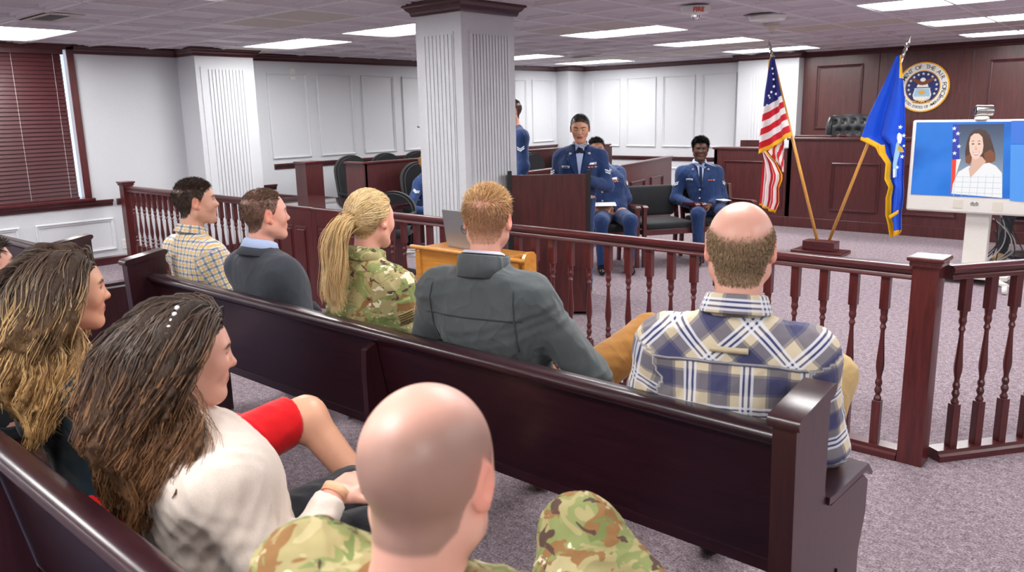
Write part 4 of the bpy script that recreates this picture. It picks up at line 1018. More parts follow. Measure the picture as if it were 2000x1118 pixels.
# ------------------------------------------------------------------ materials for people
def attr_mat(name, rough=.5, sss=0.0, bumpsc=0, bump=.1, **kw):
    t = NT(name); a = t.n('ShaderNodeAttribute'); a.attribute_name = 'col'
    t.set(base=a.outputs['Color'], rough=rough, **kw)
    if sss: t.set(sss=sss); t.b.inputs['Subsurface Radius'].default_value = (.010, .004, .002); t.b.inputs['Subsurface Scale'].default_value = 1.0
    if bumpsc: t.bump(t.noise(t.coord(), bumpsc, 3), bump, .002)
    return t.mat
M['skin'] = attr_mat('skin', .42, .12, 260, .08)
M['hair'] = attr_mat('hair_strands', .42, 0, spec=.4)
t = NT('hair_mass'); a = t.n('ShaderNodeAttribute'); a.attribute_name = 'col'; nz = t.noise(t.coord('Object', (1, 1, .12)), 260, 3, .6, .6)
t.set(base=t.mix(1.0, a.outputs['Color'], t.ramp(nz, [(.3, (.35, .35, .35, 1)), (.7, (1.25, 1.2, 1.1, 1))]), 'MULTIPLY'), rough=.62, spec=.25); t.bump(nz, .9, .006); M['hairmass'] = t.mat
M['eye'] = attr_mat('eye', .12, 0)
def camo():
    t = NT('camouflage_cloth'); v = t.coord('Object', (1, 1, 1))
    base = rgb(162, 152, 108); c = None
    def layer(scale, seed, lo, col, prev, dist=1.2, stretch=(1, 1, 1.6)):
        m = t.n('ShaderNodeMapping'); m.inputs['Location'].default_value = (seed, seed*.7, seed*1.3); m.inputs['Scale'].default_value = stretch; t.l(v, m.inputs[0])
        n = t.noise(m.outputs[0], scale, 2.5, .55, dist); f = t.ramp(n, [(lo, (0, 0, 0, 1)), (lo+.012, (1, 1, 1, 1))]); return t.mix(f, prev, col)
    c = layer(9, 1.1, .50, rgb(132, 140, 88), base)
    c = layer(10, 5.7, .56, rgb(140, 104, 66), c)
    c = layer(8, 9.3, .58, rgb(176, 166, 124), c)
    c = layer(16, 3.9, .61, rgb(86, 66, 58), c, .8)
    c = layer(18, 12.4, .635, rgb(222, 212, 184), c, .8)
    c = layer(13, 7.2, .64, rgb(112, 126, 74), c)
    n = t.noise(v, 500, 2); t.set(base=c, rough=.85, spec=.2); wrinkle(t, n, .5); return t.mat
M['camo'] = camo()
def stripes(t, x, period, bands):
    """bands: list of (start,end) fractions of the period -> mask"""
    f = t.math('FRACT', t.math('DIVIDE', x, period)); o = None
    for a, b in bands:
        m = t.math('MULTIPLY', t.math('GREATER_THAN', f, a), t.math('LESS_THAN', f, b)); o = m if o is None else t.math('ADD', o, m)
    return o
def plaid_mat(name, base, rules, bias=False, yoke=None):
    """rules: (axis, period, bands, colour, strength). uv come from the 'tc' attribute"""
    t = NT(name); a = t.n('ShaderNodeAttribute'); a.attribute_name = 'tc'; s = t.n('ShaderNodeSeparateXYZ'); t.l(a.outputs['Vector'], s.inputs[0])
    u, v, w = s.outputs[0], s.outputs[1], s.outputs[2]
    if yoke is not None:                                # the yoke is cut on the bias
        r = .7071; ub = t.math('MULTIPLY', t.math('ADD', u, v), r); vb = t.math('MULTIPLY', t.math('SUBTRACT', v, u), r)
        u = t.math('ADD', t.math('MULTIPLY', ub, w), t.math('MULTIPLY', u, t.math('SUBTRACT', 1, w))); v = t.math('ADD', t.math('MULTIPLY', vb, w), t.math('MULTIPLY', v, t.math('SUBTRACT', 1, w)))
    c = t.n('ShaderNodeRGB'); c.outputs[0].default_value = base; c = c.outputs[0]
    for ax, per, bands, col, st in rules:
        m = stripes(t, u if ax == 0 else v, per, bands); c = t.mix(t.math('MULTIPLY', m, st), c, col)
    n = t.noise(t.coord(), 420, 2); t.set(base=c, rough=.85, spec=.2, sheen=.1); wrinkle(t, n, .35); return t.mat

def hair_mass(o, P, rng, n, rad, root, tip, name='hair_under_layer', jit=.006):
    """solid body of the hair below the single strands: blended tubes along some of them"""
    pick = rng.choice(len(P), n, replace=False); pr = []
    for i in pick:
        for k in range(1, P.shape[1]-1):
            t = k/(P.shape[1]-1); r = rad*(1-.55*t*t); pr.append(cone(P[i, k], P[i, k+1], r, r*.97, .008))
    lo = P.reshape(-1, 3).min(0)-.03; hi = P.reshape(-1, 3).max(0)+.03; ax = [axis(lo[k], hi[k], .0085, []) for k in range(3)]
    v, f = surf(field(pr, ax), ax); zt = o['Hc'][2]+.05; t = ssm(.0, .42, zt-v[:, 2])[:, None]; c = np.array(root[:3])*(1-t)+np.array(tip[:3])*t
    return link(name, np_mesh(name, v, f, c*.85), M['hairmass'], o['body'])
# ------------------------------------------------------------------ head, hands
def head_prims(f, sex='m', full=1.0, ear=True, eyes='open'):
    m = sex == 'm'
    P = [ell((0, -.014, .030), (.077, .098, .087), .02, f), ell((0, .004, .015), (.072, .088, .085), .03, f),
         ell((0, .030, -.040), (.056*full, .058, .072), .03, f), ell((0, .05, -.01), (.058, .042, .06), .03, f)]
    jw = .05 if m else .043
    for s in (-1, 1):
        P += [cone((s*jw*full, .0, -.058), (s*.016, .070, -.100), .027*full, .020, .03, f), ell((s*.036, .062, -.026), (.026, .024, .026), .02, f),
              cone((s*.012, .086, .026), (s*.040, .070, .024), .010 if m else .007, .010, .016, f)]
    P += [ell((0, .078, -.100), (.020, .017, .016), .02, f)]
    for s in (-1, 1): P.append(ell((s*.032, .100, .004), (.017, .018, .011), .014, f, -1))
    for s in (-1, 1):
        P.append(ell((s*.0315, .0755, .003), (.0150, .0145, .0120), .004, f))
        if eyes == 'closed': P.append(ell((s*.0315, .0790, .005), (.0155, .0125, .0115), .004, f))
    P += [cone((0, .084, .012), (0, .106, -.024), .0075, .0115, .012, f), ell((0, .106, -.027), (.0115, .012, .010), .006, f)]
    for s in (-1, 1): P += [ell((s*.0115, .095, -.030), (.0075, .010, .007), .006, f)]
    P += [ell((0, .080, -.060), (.030, .020, .022), .014, f), ell((0, .0945, -.0555), (.020, .0075, .0050), .005, f), ell((0, .0935, -.0655), (.018, .0075, .0055), .005, f),
          cone((-.019, .0955, -.0605), (.019, .0955, -.0605), .0014, .0014, .003, f, -1)]
    if ear:
        for s in (-1, 1):
            R_ = np.array(Matrix.Rotation(math.radians(-12), 3, 'X') @ Matrix.Rotation(math.radians(s*-24), 3, 'Z'))
            P += [ell((s*.081, -.008, -.004), (.0075, .0185, .032), .006, f, 1, R_), ell((s*.0885, -.004, .000), (.006, .010, .019), .005, f, -1, R_), ell((s*.079, .004, -.030), (.007, .009, .010), .006, f)]
    return P
HY = np.array([-.13, -.06, -.038, -.022, -.012, .006, .018, .030, .045, .07, .12]); HZ = np.array([-.080, -.078, -.055, .012, .034, .022, .000, .020, .050, .068, .078])
def hairline(y): return np.interp(y, HY, HZ)
def skin_cols(L, tone, cfg):
    """L: vertices in head coordinates"""
    tone = np.array(tone[:3]); n = len(L); c = np.tile(tone, (n, 1)); hairc = np.array(cfg.get('hair', (.05, .03, .02))[:3])
    x, y, z = L[:, 0], L[:, 1], L[:, 2]; ax_ = np.abs(x); inh = (np.abs(x) < .12) & (np.abs(y) < .15) & (z > -.13) & (z < .16)
    def blend(m, col, k=1.0): 
        m = (np.clip(m, 0, 1)*inh*k)[:, None]; c[:] = c*(1-m)+np.array(col[:3])*m
    blend(ssm(.070, .082, ax_)*ssm(.05, .03, np.abs(z+.004)), tone*np.array([1.12, .78, .72]), .7)
    blend(np.exp(-((ax_-.04)**2+(z+.03)**2)/.0006)*(y > .04), tone*np.array([1.06, .84, .8]), .4)
    blend(np.exp(-(x**2+(z+.027)**2)/.00025)*(y > .08), tone*np.array([1.05, .82, .78]), .4)
    if cfg.get('beard'): blend(ssm(-.035, -.055, z)*(y > -.005)*ssm(-.135, -.12, z), hairc*.5+tone*.3, cfg['beard'])
    lipm = ssm(1.3, .75, np.sqrt((x/.024)**2+((z+.0605)/.0115)**2))*(y > .078); blend(lipm, cfg.get('lips', tone*np.array([.82, .5, .48])))
    bm = ssm(1.35, .75, np.sqrt(((ax_-.033)/.021)**2+((z-.0255+.2*np.abs(ax_-.033))/.0050)**2))*(y > .05); blend(bm, cfg.get('brow', hairc), .9)
    lm = ssm(1.2, .8, np.sqrt(((ax_-.0315)/.0165)**2+((z-cfg.get('lash', .0075)+8*(ax_-.0315)**2)/.0024)**2))*(y > .06); blend(lm, (.02, .013, .012), .9)
    sm = cfg.get('scalp')
    if sm is not None: blend(sm(x, y, z), hairc, cfg.get('scalpk', .85))
    return c
def hand_prims(Wp, d, n, side, curl=.5, f=ID, spread=.0, sc=1.0):
    """wrist, finger direction, back-of-hand normal, side=+1 right hand; five separate curled fingers"""
    d = np.array(d, float); d /= np.linalg.norm(d); n = np.array(n, float); n -= d*(n @ d); n /= np.linalg.norm(n); x = np.cross(d, n)*side
    # x points towards the thumb side
    Rm = np.stack([x, d, n], 1); F_ = Fr(Wp, Rm, sc); P = [cone((0, -.02, 0), (0, .02, 0), .024, .026, .015, F_), rbox((0, .052, 0), (.040, .042, .014), .013, .015, F_)]
    lens = [(.030, .046, .028, .022), (.011, .050, .031, .024), (-.010, .047, .029, .023), (-.030, .036, .023, .019)]
    for xo, a, b, c in lens:
        p0 = np.array((xo, .088, .002)); ang = math.radians(25+55*curl); p = p0; rr = .0088 if xo > -.02 else .0078
        a0 = math.radians(10+35*curl)
        for L_, dang in ((a, a0), (b, a0+ang), (c, a0+ang*1.7)):
            q = p+np.array((xo*spread, math.cos(dang), -math.sin(dang)))*L_; P.append(cone(p, q, rr, rr*.92, .006, F_)); p = q; rr *= .92
    p = np.array((.030, .018, -.004)); q = p+np.array((.026, .030, -.012)); P.append(cone(p, q, .014, .011, .012, F_))
    r_ = q+np.array((.006, .028, -.010-.012*curl)); P.append(cone(q, r_, .0105, .0095, .005, F_)); P.append(cone(r_, r_+np.array((-.004, .020, -.008)), .0095, .0082, .004, F_))
    return P

# ------------------------------------------------------------------ hair strands as one mesh of fine tapered tubes
def strands_mesh(name, P, R, cols):
    """P (N,S,3) points, R (N,S) radius, cols (N,3) or (N,S,3) -> 3-sided tubes"""
    N, S_, _ = P.shape; T = np.gradient(P, axis=1); T /= np.maximum(np.linalg.norm(T, axis=2, keepdims=True), 1e-9)
    ref = np.tile(np.array([.31, .83, .46]), (N, S_, 1)); U = np.cross(T, ref); U /= np.maximum(np.linalg.norm(U, axis=2, keepdims=True), 1e-9); Wv = np.cross(T, U)
    rings = [P+(U*math.cos(a)+Wv*math.sin(a))*R[..., None] for a in (0, 2.094, 4.189)]
    v = np.stack(rings, 2).reshape(-1, 3)
    i = (np.arange(N)[:, None]*S_+np.arange(S_-1)[None, :]).reshape(-1)*3; f = []
    for k in range(3): f.append(np.stack([i+k, i+(k+1) % 3, i+3+(k+1) % 3, i+3+k], 1))
    f = np.concatenate(f)
    if cols.ndim == 2: cols = np.repeat(cols[:, None], S_, 1)
    return np_mesh(name, v, f, np.repeat(cols.reshape(-1, 3), 3, 0))
def ribbons_mesh(name, P, R, cols, rng):
    """P (N,S,3): flat tapered blades, turned every way"""
    N, S_, _ = P.shape; T = P[:, -1]-P[:, 0]; T /= np.maximum(np.linalg.norm(T, axis=1, keepdims=True), 1e-9); U = np.cross(T, rng.normal(size=(N, 3))); U /= np.maximum(np.linalg.norm(U, axis=1, keepdims=True), 1e-9)
    v = np.stack([P-U[:, None]*R[..., None], P+U[:, None]*R[..., None]], 2).reshape(-1, 3)
    i = (np.arange(N)[:, None]*S_+np.arange(S_-1)[None, :]).reshape(-1)*2; f = np.stack([i, i+1, i+3, i+2], 1)
    return np_mesh(name, v, f, np.repeat(np.repeat(cols, S_, 0), 2, 0))
def short_hair(v, f, fr, mask, n, lenf, dirf, hairc, rng, rad=.0007, var=.35, jitter=.35):
    """strands rooted on the scalp triangles of mesh v,f (body coordinates), head frame fr"""
    C = v[f].mean(1); L = fr.l(C); m = mask(L[:, 0], L[:, 1], L[:, 2]); keep = np.where(m > .08)[0]
    if not len(keep): return None
    a = np.linalg.norm(np.cross(v[f[:, 1]]-v[f[:, 0]], v[f[:, 2]]-v[f[:, 0]]), axis=1)[keep]*m[keep]**1.5; pick = rng.choice(keep, n, p=a/a.sum())
    w = rng.dirichlet((1, 1, 1, 1), n); R0 = (v[f[pick]]*w[..., None]).sum(1); nr = vnormals(v, f); Nn = nr[f[pick]].mean(1); L = fr.l(R0)
    D = dirf(L) @ fr.R.T; D = D/np.maximum(np.linalg.norm(D, axis=1, keepdims=True), 1e-6); ln = (lenf(L)*rng.uniform(.75, 1.2, n))[:, None]
    g = D+rng.normal(size=(n, 3))*jitter
    S_ = 3; P = np.zeros((n, S_, 3)); P[:, 0] = R0-Nn*.001
    for k in range(1, S_):
        u = k/(S_-1); dd = Nn*(1-.6*u)*.75+g*(.55+.5*u); dd /= np.linalg.norm(dd, axis=1, keepdims=True); P[:, k] = P[:, k-1]+dd*ln/(S_-1)
    Rr = np.tile(np.array([1.25, 1.1, .25])*rad, (n, 1)); cl = np.array(hairc[:3])*rng.uniform(1-var, 1+var, (n, 1))
    return ribbons_mesh('hair', P, Rr, np.clip(cl, 0, 1), rng)
def push_out(P, ells, off=.0):
    """keep points outside of ellipsoids (c, r, R)"""
    for c, r, R_ in ells:
        q = (P-c) @ R_/(r+off); k = np.sqrt((q**2).sum(-1)); m = k < 1
        if m.any(): P[m] = c+((q[m]/np.maximum(k[m], 1e-3)[:, None])*(r+off)) @ R_.T
    return P
def long_hair(roots, dir0, length, steps, ells, rng, grav=.25, stiff=.8, wave=(.018, .16), clumps=60, drift=None, clumpk=.75, offs=.004, wave_from=.35, back=None):
    """strands flowing from the scalp: stiff at the root, then gravity, kept outside the body, clumped into waves"""
    n = len(roots); P = np.zeros((n, steps, 3)); P[:, 0] = roots; d = dir0.copy(); ds = (length/(steps-1))[:, None]
    lay = rng.uniform(0, 1, n)**1.5
    for k in range(1, steps):
        d = d*stiff+np.array([0, 0, -grav*(.8+1.2*k/steps)])
        if drift is not None: d = d+drift(P[:, k-1], k/steps)
        d = d+rng.normal(size=(n, 3))*.02
        d /= np.linalg.norm(d, axis=1, keepdims=True); q = P[:, k-1]+d*ds
        q0 = q.copy(); 
        for c, r, R_ in ells:
            loc = (q-c) @ R_; rr = r+offs+lay[:, None]*.018; kk = np.sqrt(((loc/rr)**2).sum(1)); m = kk < 1
            if m.any(): q[m] = c+((loc[m]/np.maximum(kk[m], 1e-3)[:, None])) @ R_.T
        mv = q-P[:, k-1]; L_ = np.linalg.norm(mv, axis=1, keepdims=True); mv = mv/np.maximum(L_, 1e-6); d = np.where(L_ > 1e-6, mv, d); P[:, k] = P[:, k-1]+mv*ds
    if clumps:
        gi = rng.choice(n, clumps, replace=False); dist = ((P[:, steps//3][:, None]-P[gi, steps//3][None])**2).sum(-1); own = gi[dist.argmin(1)]
        u = np.linspace(0, 1, steps)[None, :, None]; k_ = clumpk*ssm(.15, .75, u); G = P[own]; P = P*(1-k_)+(G+(P-G)*.35)*k_
        an = np.arctan2(P[:, steps//2, 0]-P[:, steps//2, 0].mean(), -(P[:, steps//2, 1]-P[:, steps//2, 1].max())); ph = (an*3+rng.uniform(-.9, .9, n))[own]+rng.uniform(-.25, .25, n); am = rng.uniform(.7, 1.3, n)[own]; wl_ = wave[1]*rng.uniform(.9, 1.12, n)[own]
        s = np.linspace(0, 1, steps)[None, :]*length[:, None]; A_ = wave[0]*am[:, None]*ssm(wave_from*.5, wave_from*1.6, np.linspace(0, 1, steps))[None]
        P[..., 0] += A_*np.sin(s*6.283/wl_[:, None]+ph[:, None]); P[..., 1] += A_*np.cos(s*6.283/wl_[:, None]+ph[:, None])*.8
    if back is not None:                                # the seat back keeps the hair in front of it
        lim = back+rng.uniform(0, .02, n)[:, None]-.15*ssm(.86, 1.02, P[..., 2]); P[..., 1] = np.maximum(P[..., 1], lim)
    return P
# ------------------------------------------------------------------ people
def eyeballs(parent, fr, iris=(.05, .03, .02), gaze=(0, 1, 0)):
    g = np.array(gaze, float); g /= np.linalg.norm(g)
    for s in (-1, 1):
        n, m = 16, 12; v = []; 
        for j in range(m+1):
            for i in range(n): a = math.pi*j/m; b = 2*math.pi*i/n; v.append((math.sin(a)*math.cos(b), math.sin(a)*math.sin(b), math.cos(a)))
        v = np.array(v); f = [(j*n+i, (j+1)*n+i, (j+1)*n+(i+1) % n, j*n+(i+1) % n) for j in range(m) for i in range(n)]
        d = v @ g; c = np.where((d > .965)[:, None], (.01, .01, .01), np.where((d > .87)[:, None], iris, (.72, .70, .68)))
        P = np.array([fr.w(np.array((s*.0315, .0765, .003))+q*.0132) for q in v])
        link('eyeball', np_mesh('eyeball', P, np.array(f), c), M['eye'], parent)
def drape(name, bvh, quad, mat, parent, dirv, nu=8, nv=8, off=.004, th=.002, grow=0):
    """lay a thin quad patch on a garment: corners projected along dirv (local), returns one mesh"""
    q = [Vector(p) for p in quad]; d = Vector(dirv).normalized(); v = []; f = []; last = None
    for j in range(nv+1):
        for i in range(nu+1):
            a, b = i/nu, j/nv; p = (q[0]*(1-a)+q[1]*a)*(1-b)+(q[3]*(1-a)+q[2]*a)*b
            h = bvh.ray_cast(p-d*1.0, d)
            x = h[0]-d*off if h[0] is not None else (last if last is not None else p)
            if h[0] is not None: last = Vector(x)
            v.append(tuple(x))
    n1 = len(v); v += [tuple(Vector(p)-d*th) for p in v]; W1 = nu+1
    for j in range(nv):
        for i in range(nu):
            a = j*W1+i; f.append((n1+a, n1+a+1, n1+a+W1+1, n1+a+W1)); f.append((a, a+W1, a+W1+1, a+1))
    rim = [i for i in range(nu+1)]+[j*W1+nu for j in range(1, nv+1)]+[nv*W1+i for i in range(nu-1, -1, -1)]+[j*W1 for j in range(nv-1, 0, -1)]
    for a, b in zip(rim, rim[1:]+rim[:1]): f.append((a, b, n1+b, n1+a))
    return MB().add(v, f).build(name, mat, parent, True)
def sweep_ring(name, c, R, prof, mat, parent, open_deg=0, rx=1.0, ry=1.0, n=48, lift=None, smooth=True, cl=None):
    """collar-like band: profile (radial, up) swept round the neck, opening at the front"""
    a0 = math.radians(90+open_deg/2); a1 = math.radians(450-open_deg/2); v = []; f = []; k = len(prof); c = np.array(c); R = np.array(R)
    for i in range(n+1):
        a = a0+(a1-a0)*i/n; fb = math.sin(a); l = lift(fb) if lift else 0
        for r, z in prof: v.append(tuple(c+R @ np.array((r*rx*math.cos(a), r*ry*math.sin(a), z+l))))
    for i in range(n):
        for q in range(k): f.append((i*k+q, i*k+(q+1) % k, (i+1)*k+(q+1) % k, (i+1)*k+q))
    if open_deg: f += [tuple(range(k))[::-1], tuple(n*k+q for q in range(k))]
    ob = MB().add(v, f).build(name, mat, parent, smooth)
    a = ob.data.attributes.new('tc', 'FLOAT_VECTOR', 'POINT'); per = np.r_[0, np.cumsum([math.hypot(prof[q+1][0]-prof[q][0], prof[q+1][1]-prof[q][1]) for q in range(k-1)])]
    tcs = np.array([(((a0+(a1-a0)*i/n)*prof[0][0]), per[q], 0) for i in range(n+1) for q in range(k)], np.float32); a.data.foreach_set('vector', tcs.ravel()); return ob
def person(label, px, py, Yh, loc, az=0, hyaw=0, hpitch=0, hroll=0, hs=1.0, sex='m', tone=(.7, .45, .35), cfg=None, sw=.185, bulk=1.0, belly=1.0, arms=None, legs=None, zs=.46, stand=False,
           top='shirt', topmat=None, inf=.014, bottom=None, botinf=.012, shoes=None, full=1.0, eyes='open', hands=True, handcurl=.6, seed=0, res=.009, fold=.004, foldwl=.11, jacket_len=.02, yoke=None, group='audience', handdir=None, neck=1.0, skirt=None, headoff=None, coarse=.015, headres=.0042, shrug=0.0, bare=False, botres=.013, nshift=0.0):
    """px,py,Yh: where the middle of the head is in the photo and its depth; loc: (x,y) of the pelvis on the floor plan; az: facing, left positive"""
    cfg = cfg or {}; th = math.radians(az); c_, s_ = math.cos(th), math.sin(th)
    def toL(w): dx, dy = w[0]-loc[0], w[1]-loc[1]; return V3(c_*dx+s_*dy, -s_*dx+c_*dy, w[2])
    Hc = toL(PY(px, py, Yh)) if px is not None else np.array(headoff, float)
    HF = Fr(Hc, rotm(hyaw, hpitch, hroll), hs); wm = 1.0 if sex == 'm' else .9
    N = Hc+V3(nshift, -.035, -.165*hs); Pv = V3(0, 0, zs+.10) if not stand else V3(0, 0, .93)
    sw = sw*.89
    S_ = [N+V3(s*sw, -.005, -.100+shrug) for s in (1, -1)]
    L_ = lambda t: Pv+(N-Pv)*t
    bf, bl = bulk, belly
    torso = [ell(Pv+V3(0, 0, .0), (.165*bf*(1.0 if sex == 'm' else 1.05), .125*bl, .13), .06), ell(L_(.32)+V3(0, .01*bl, 0), (.148*bf*bl**.5, .115*bl, .17), .07), ell(L_(.58), (.158*bf*wm**.5, .112*bf, .18), .07),
             cone(S_[1]+V3(.04, 0, -.012), S_[0]+V3(-.04, 0, -.012), .055*bf**.5, .055*bf**.5, .06), cone(L_(.52)+V3(-.08*bf, -.01, .06), L_(.52)+V3(.08*bf, -.01, .06), .09*bf, .09*bf, .06)]
    if sex == 'f': torso += [ell(L_(.6)+V3(s*.07, .085, 0), (.06, .055, .06), .04) for s in (1, -1)]
    for s in S_: torso.append(cone(N+V3(0, -.010, -.045), s+V3(0, 0, .012), .054*neck, .040, .05))
    arms = arms or [(V3(.24, .02, -.27), V3(.13, .25, -.30)), (V3(-.24, .02, -.27), V3(-.13, .25, -.30))]   # elbow, wrist relative to the shoulder
    armp = []; armseg = []
    ab = bf**.6*wm
    for (E_, W_), s, sg in zip(arms, S_, (1, -1)):
        e = s+np.array(E_)-0*V3(0, 0, 0); w = s+np.array(W_); armseg.append((s, e, w))
        armp += [ell(s+V3(0, 0, -.01), (.055*ab, .056*ab, .06), .05), cone(s, e, .051*ab, .042*ab, .04), cone(e, w, .044*ab, .029*ab, .03)]
    legs = legs or [(V3(.13, .47, zs+.07), V3(.14, .50, .09)), (V3(-.13, .47, zs+.07), V3(-.14, .50, .09))]
    if stand: legs = [(V3(s*.10, .03, .50), V3(s*.11, 0, .09)) for s in (1, -1)]
    legp = []; feet = []
    for (K, A), sg in zip(legs, (1, -1)):
        K = np.array(K, float); A = np.array(A, float); h = Pv+V3(sg*.09, .02, -.03)
        legp += [cone(h, K, .088*bf**.7, .062, .05), cone(K, A, .060, .040, .04)]
        fd = V3(A[0]-h[0], .9*abs(A[1]-h[1])+.3, 0); fd /= np.linalg.norm(fd)
        feet.append((A, fd))
    footp = [cone(A+V3(0, 0, -.035), A+fd*.15+V3(0, 0, -.055), .036, .028, .03) for A, fd in feet]
    neckp = [cone(N+V3(0, -.006, -.05), HF.w((0, -.024, -.065)), .060*neck*wm**.5, .054*neck*wm, .035)]
    handp = []; hb = []
    if hands:
        for (s, e, w), sg in zip(armseg, (1, -1)):
            d = w-e; d /= np.linalg.norm(d); nn = V3(sg*.5, -.2, .9)
            if handdir: d, nn = handdir[0 if sg > 0 else 1]
            handp += hand_prims(w+np.array(d)*.02, d, nn, sg, handcurl); hb.append(w+np.array(d)*.07)
    # --- the body: ONE continuous mesh, finer grid where head and hands are
    P = torso+armp+legp+footp+neckp+head_prims(HF, sex, full, True, eyes)
    if eyes == 'open':
        for s in (-1, 1): P += [ell((s*.0315, .0765, .0130), (.0165, .0150, .0075), .004, HF), ell((s*.0315, .0745, -.0085), (.0165, .0140, .006), .006, HF)]
    P += handp
    lo = np.min([pbounds(p)[0] for p in P], 0)-.03; hi = np.max([pbounds(p)[1] for p in P], 0)+.03
    fine = [[], [], []]
    for k in range(3): fine[k].append((Hc[k]-.125, Hc[k]+.135, headres))
    for h in hb:
        for k in range(3): fine[k].append((h[k]-.10, h[k]+.10, .0055))
    ax = [axis(lo[k], hi[k], coarse, fine[k]) for k in range(3)]
    # torso and limbs sit just inside the clothes; the head and hands are the skin itself
    d1 = field(P, ax); bv, bfc = surf(d1, ax)
    cov = bv[:, 2] < N[2]-.035
    for h in hb: cov &= np.linalg.norm(bv-h, axis=1) > .135
    if bare: cov &= (bv[:, 1] < .30) | (bv[:, 2] < .25)
    cv, cf = cluster(bv, bfc, cov, .026)
    body = link('person', np_mesh('person', cv, cf, skin_cols(HF.l(cv), tone, cfg)), M['skin']); body.location = (loc[0], loc[1], 0); body.rotation_euler = (0, 0, th)
    tag(body, label, 'person', group)
    if eyes == 'open': eyeballs(body, HF, cfg.get('iris', (.05, .03, .02)), cfg.get('gaze', (0, 1, 0)))
    out = dict(body=body, HF=HF, N=N, S=S_, toL=toL, bv=bv, bf=bfc, Pv=Pv, arm=armseg, L=L_, sw=sw, Hc=Hc)
    # --- upper garment
    if topmat is not None:
        T = torso+armp; lo = np.min([pbounds(p)[0] for p in T], 0)-.05; hi = np.max([pbounds(p)[1] for p in T], 0)+.05
        lo[2] = max(lo[2], Pv[2]-.16-jacket_len)
        ax = [axis(lo[k], hi[k], res, []) for k in range(3)]; d = field(T, ax, inf)
        # neck hole, hem and cuffs
        zz = ax[2][None, None, :]; d = np.maximum(d, (Pv[2]-.12-jacket_len)-zz)
        for (s, e, w) in armseg:
            dd = (w-e)/np.linalg.norm(w-e); X, Y, Z = ax[0][:, None, None], ax[1][None, :, None], ax[2][None, None, :]
            near = ((X-w[0])**2+(Y-w[1])**2+(Z-w[2])**2) < .10**2
            pl = ((X-w[0])*dd[0]+(Y-w[1])*dd[1]+(Z-w[2])*dd[2]); d = np.where(near, np.maximum(d, pl), d)
        v, f = surf(d.astype(np.float32), ax)
        # texture coordinates: sleeves follow the arm
        tc = np.stack([v[:, 0], v[:, 2], np.zeros(len(v))], 1)
        if yoke is not None: tc[:, 2] = (v[:, 2] > yoke) & (v[:, 1] < 9)
        dt = np.min([pdist(p, v[:, 0], v[:, 1], v[:, 2]) for p in torso[:4]], 0)
        for (s, e, w) in armseg:
            for a, b in ((s, e), (e, w)):
                dv = b-a; Ln = np.linalg.norm(dv); dn = dv/Ln; t = (v-a) @ dn; q = v-a-t[:, None]*dn; dist = np.linalg.norm(q, axis=1)-.05
                m = (dist < dt) & (t > -.01) & (t < Ln+.02) & (np.abs(v[:, 0]) > np.abs(s[0])*.92); r1 = np.cross(dn, V3(0, 1, .2)); r1 /= np.linalg.norm(r1); r2 = np.cross(dn, r1)
                tc[m, 0] = np.arctan2(q[m] @ r1, q[m] @ r2)*.06; tc[m, 1] = t[m]+(0 if a is s else np.linalg.norm(e-s)); tc[m, 2] = 0
        v = v+vnormals(v, f)*folds(v, seed, foldwl, fold, .6)[:, None]
        nm = {'shirt': 'shirt', 'blazer': 'blazer', 'camo': 'uniform_jacket', 'jacket': 'jacket', 'service': 'uniform_coat', 'sweater': 'sweater', 'tee': 'blouse'}[top]
        g = link(nm, np_mesh(nm, v, f, None, tc), topmat, body); out['top'] = g
        out['bvh'] = BVHTree.FromPolygons([Vector(p) for p in v], [list(q) for q in f])
    if bottom is not None:
        T = [torso[0]]+legp; lo = np.min([pbounds(p)[0] for p in T], 0)-.05; hi = np.max([pbounds(p)[1] for p in T], 0)+.05
        ax = [axis(lo[k], hi[k], botres, []) for k in range(3)]; d = field(T, ax, botinf); X, Y, Z = ax[0][:, None, None], ax[1][None, :, None], ax[2][None, None, :]
        d = np.where(Y < .16, np.maximum(d, Z-(Pv[2]-.03)), d)
        for A, fd in feet:
            near = ((X-A[0])**2+(Y-A[1])**2+(Z-A[2])**2) < .12**2; d = np.where(near, np.maximum(d, (A[2]-.045)-Z), d)
        v, f = surf(d.astype(np.float32), ax); v = v+vnormals(v, f)*folds(v, seed+5, .10, .005)[:, None]
        out['bot'] = link('trousers', np_mesh('trousers', v, f), bottom, body)
    if shoes is not None:
        for A, fd in feet:
            pr = [cone(A+V3(0, 0, -.03), A+fd*.16+V3(0, 0, -.05), .045, .036, .03), cone(A-fd*.03+V3(0, 0, -.045), A+fd*.05+V3(0, 0, -.05), .04, .04, .03)]
            lo = np.min([pbounds(p)[0] for p in pr], 0)-.03; hi = np.max([pbounds(p)[1] for p in pr], 0)+.03
            ax = [axis(lo[k], hi[k], .011, []) for k in range(3)]; d = field(pr, ax); d = np.maximum(d, (A[2]-.085)-ax[2][None, None, :])
            v, f = surf(d.astype(np.float32), ax); link('shoe', np_mesh('shoe', v, f), shoes, body)
    return out
def mask_full(x, y, z): return ssm(-.004, .006, z-hairline(y))
def dir_short(L):
    z, y, x = L[:, 2], L[:, 1], L[:, 0]; t = ssm(.05, .085, z)[:, None]
    return t*np.stack([.15*np.sign(x), np.full(len(x), .9), np.full(len(x), .35)], 1)+(1-t)*np.stack([0*x, np.where(y > 0, -.35, .0), np.full(len(x), -1.)], 1)
def add_short(o, n, top_len, side_len, hairc, seed, mask=mask_full, dirf=dir_short, rad=.0007, lo=.0, **kw):
    rng = np.random.RandomState(seed)
    me = short_hair(o['bv'], o['bf'], o['HF'], mask, n, lambda L: side_len+(top_len-side_len)*ssm(lo, .09, L[:, 2]), dirf, hairc, rng, rad, **kw)
    return link('hair', me, M['hair'], o['body'])
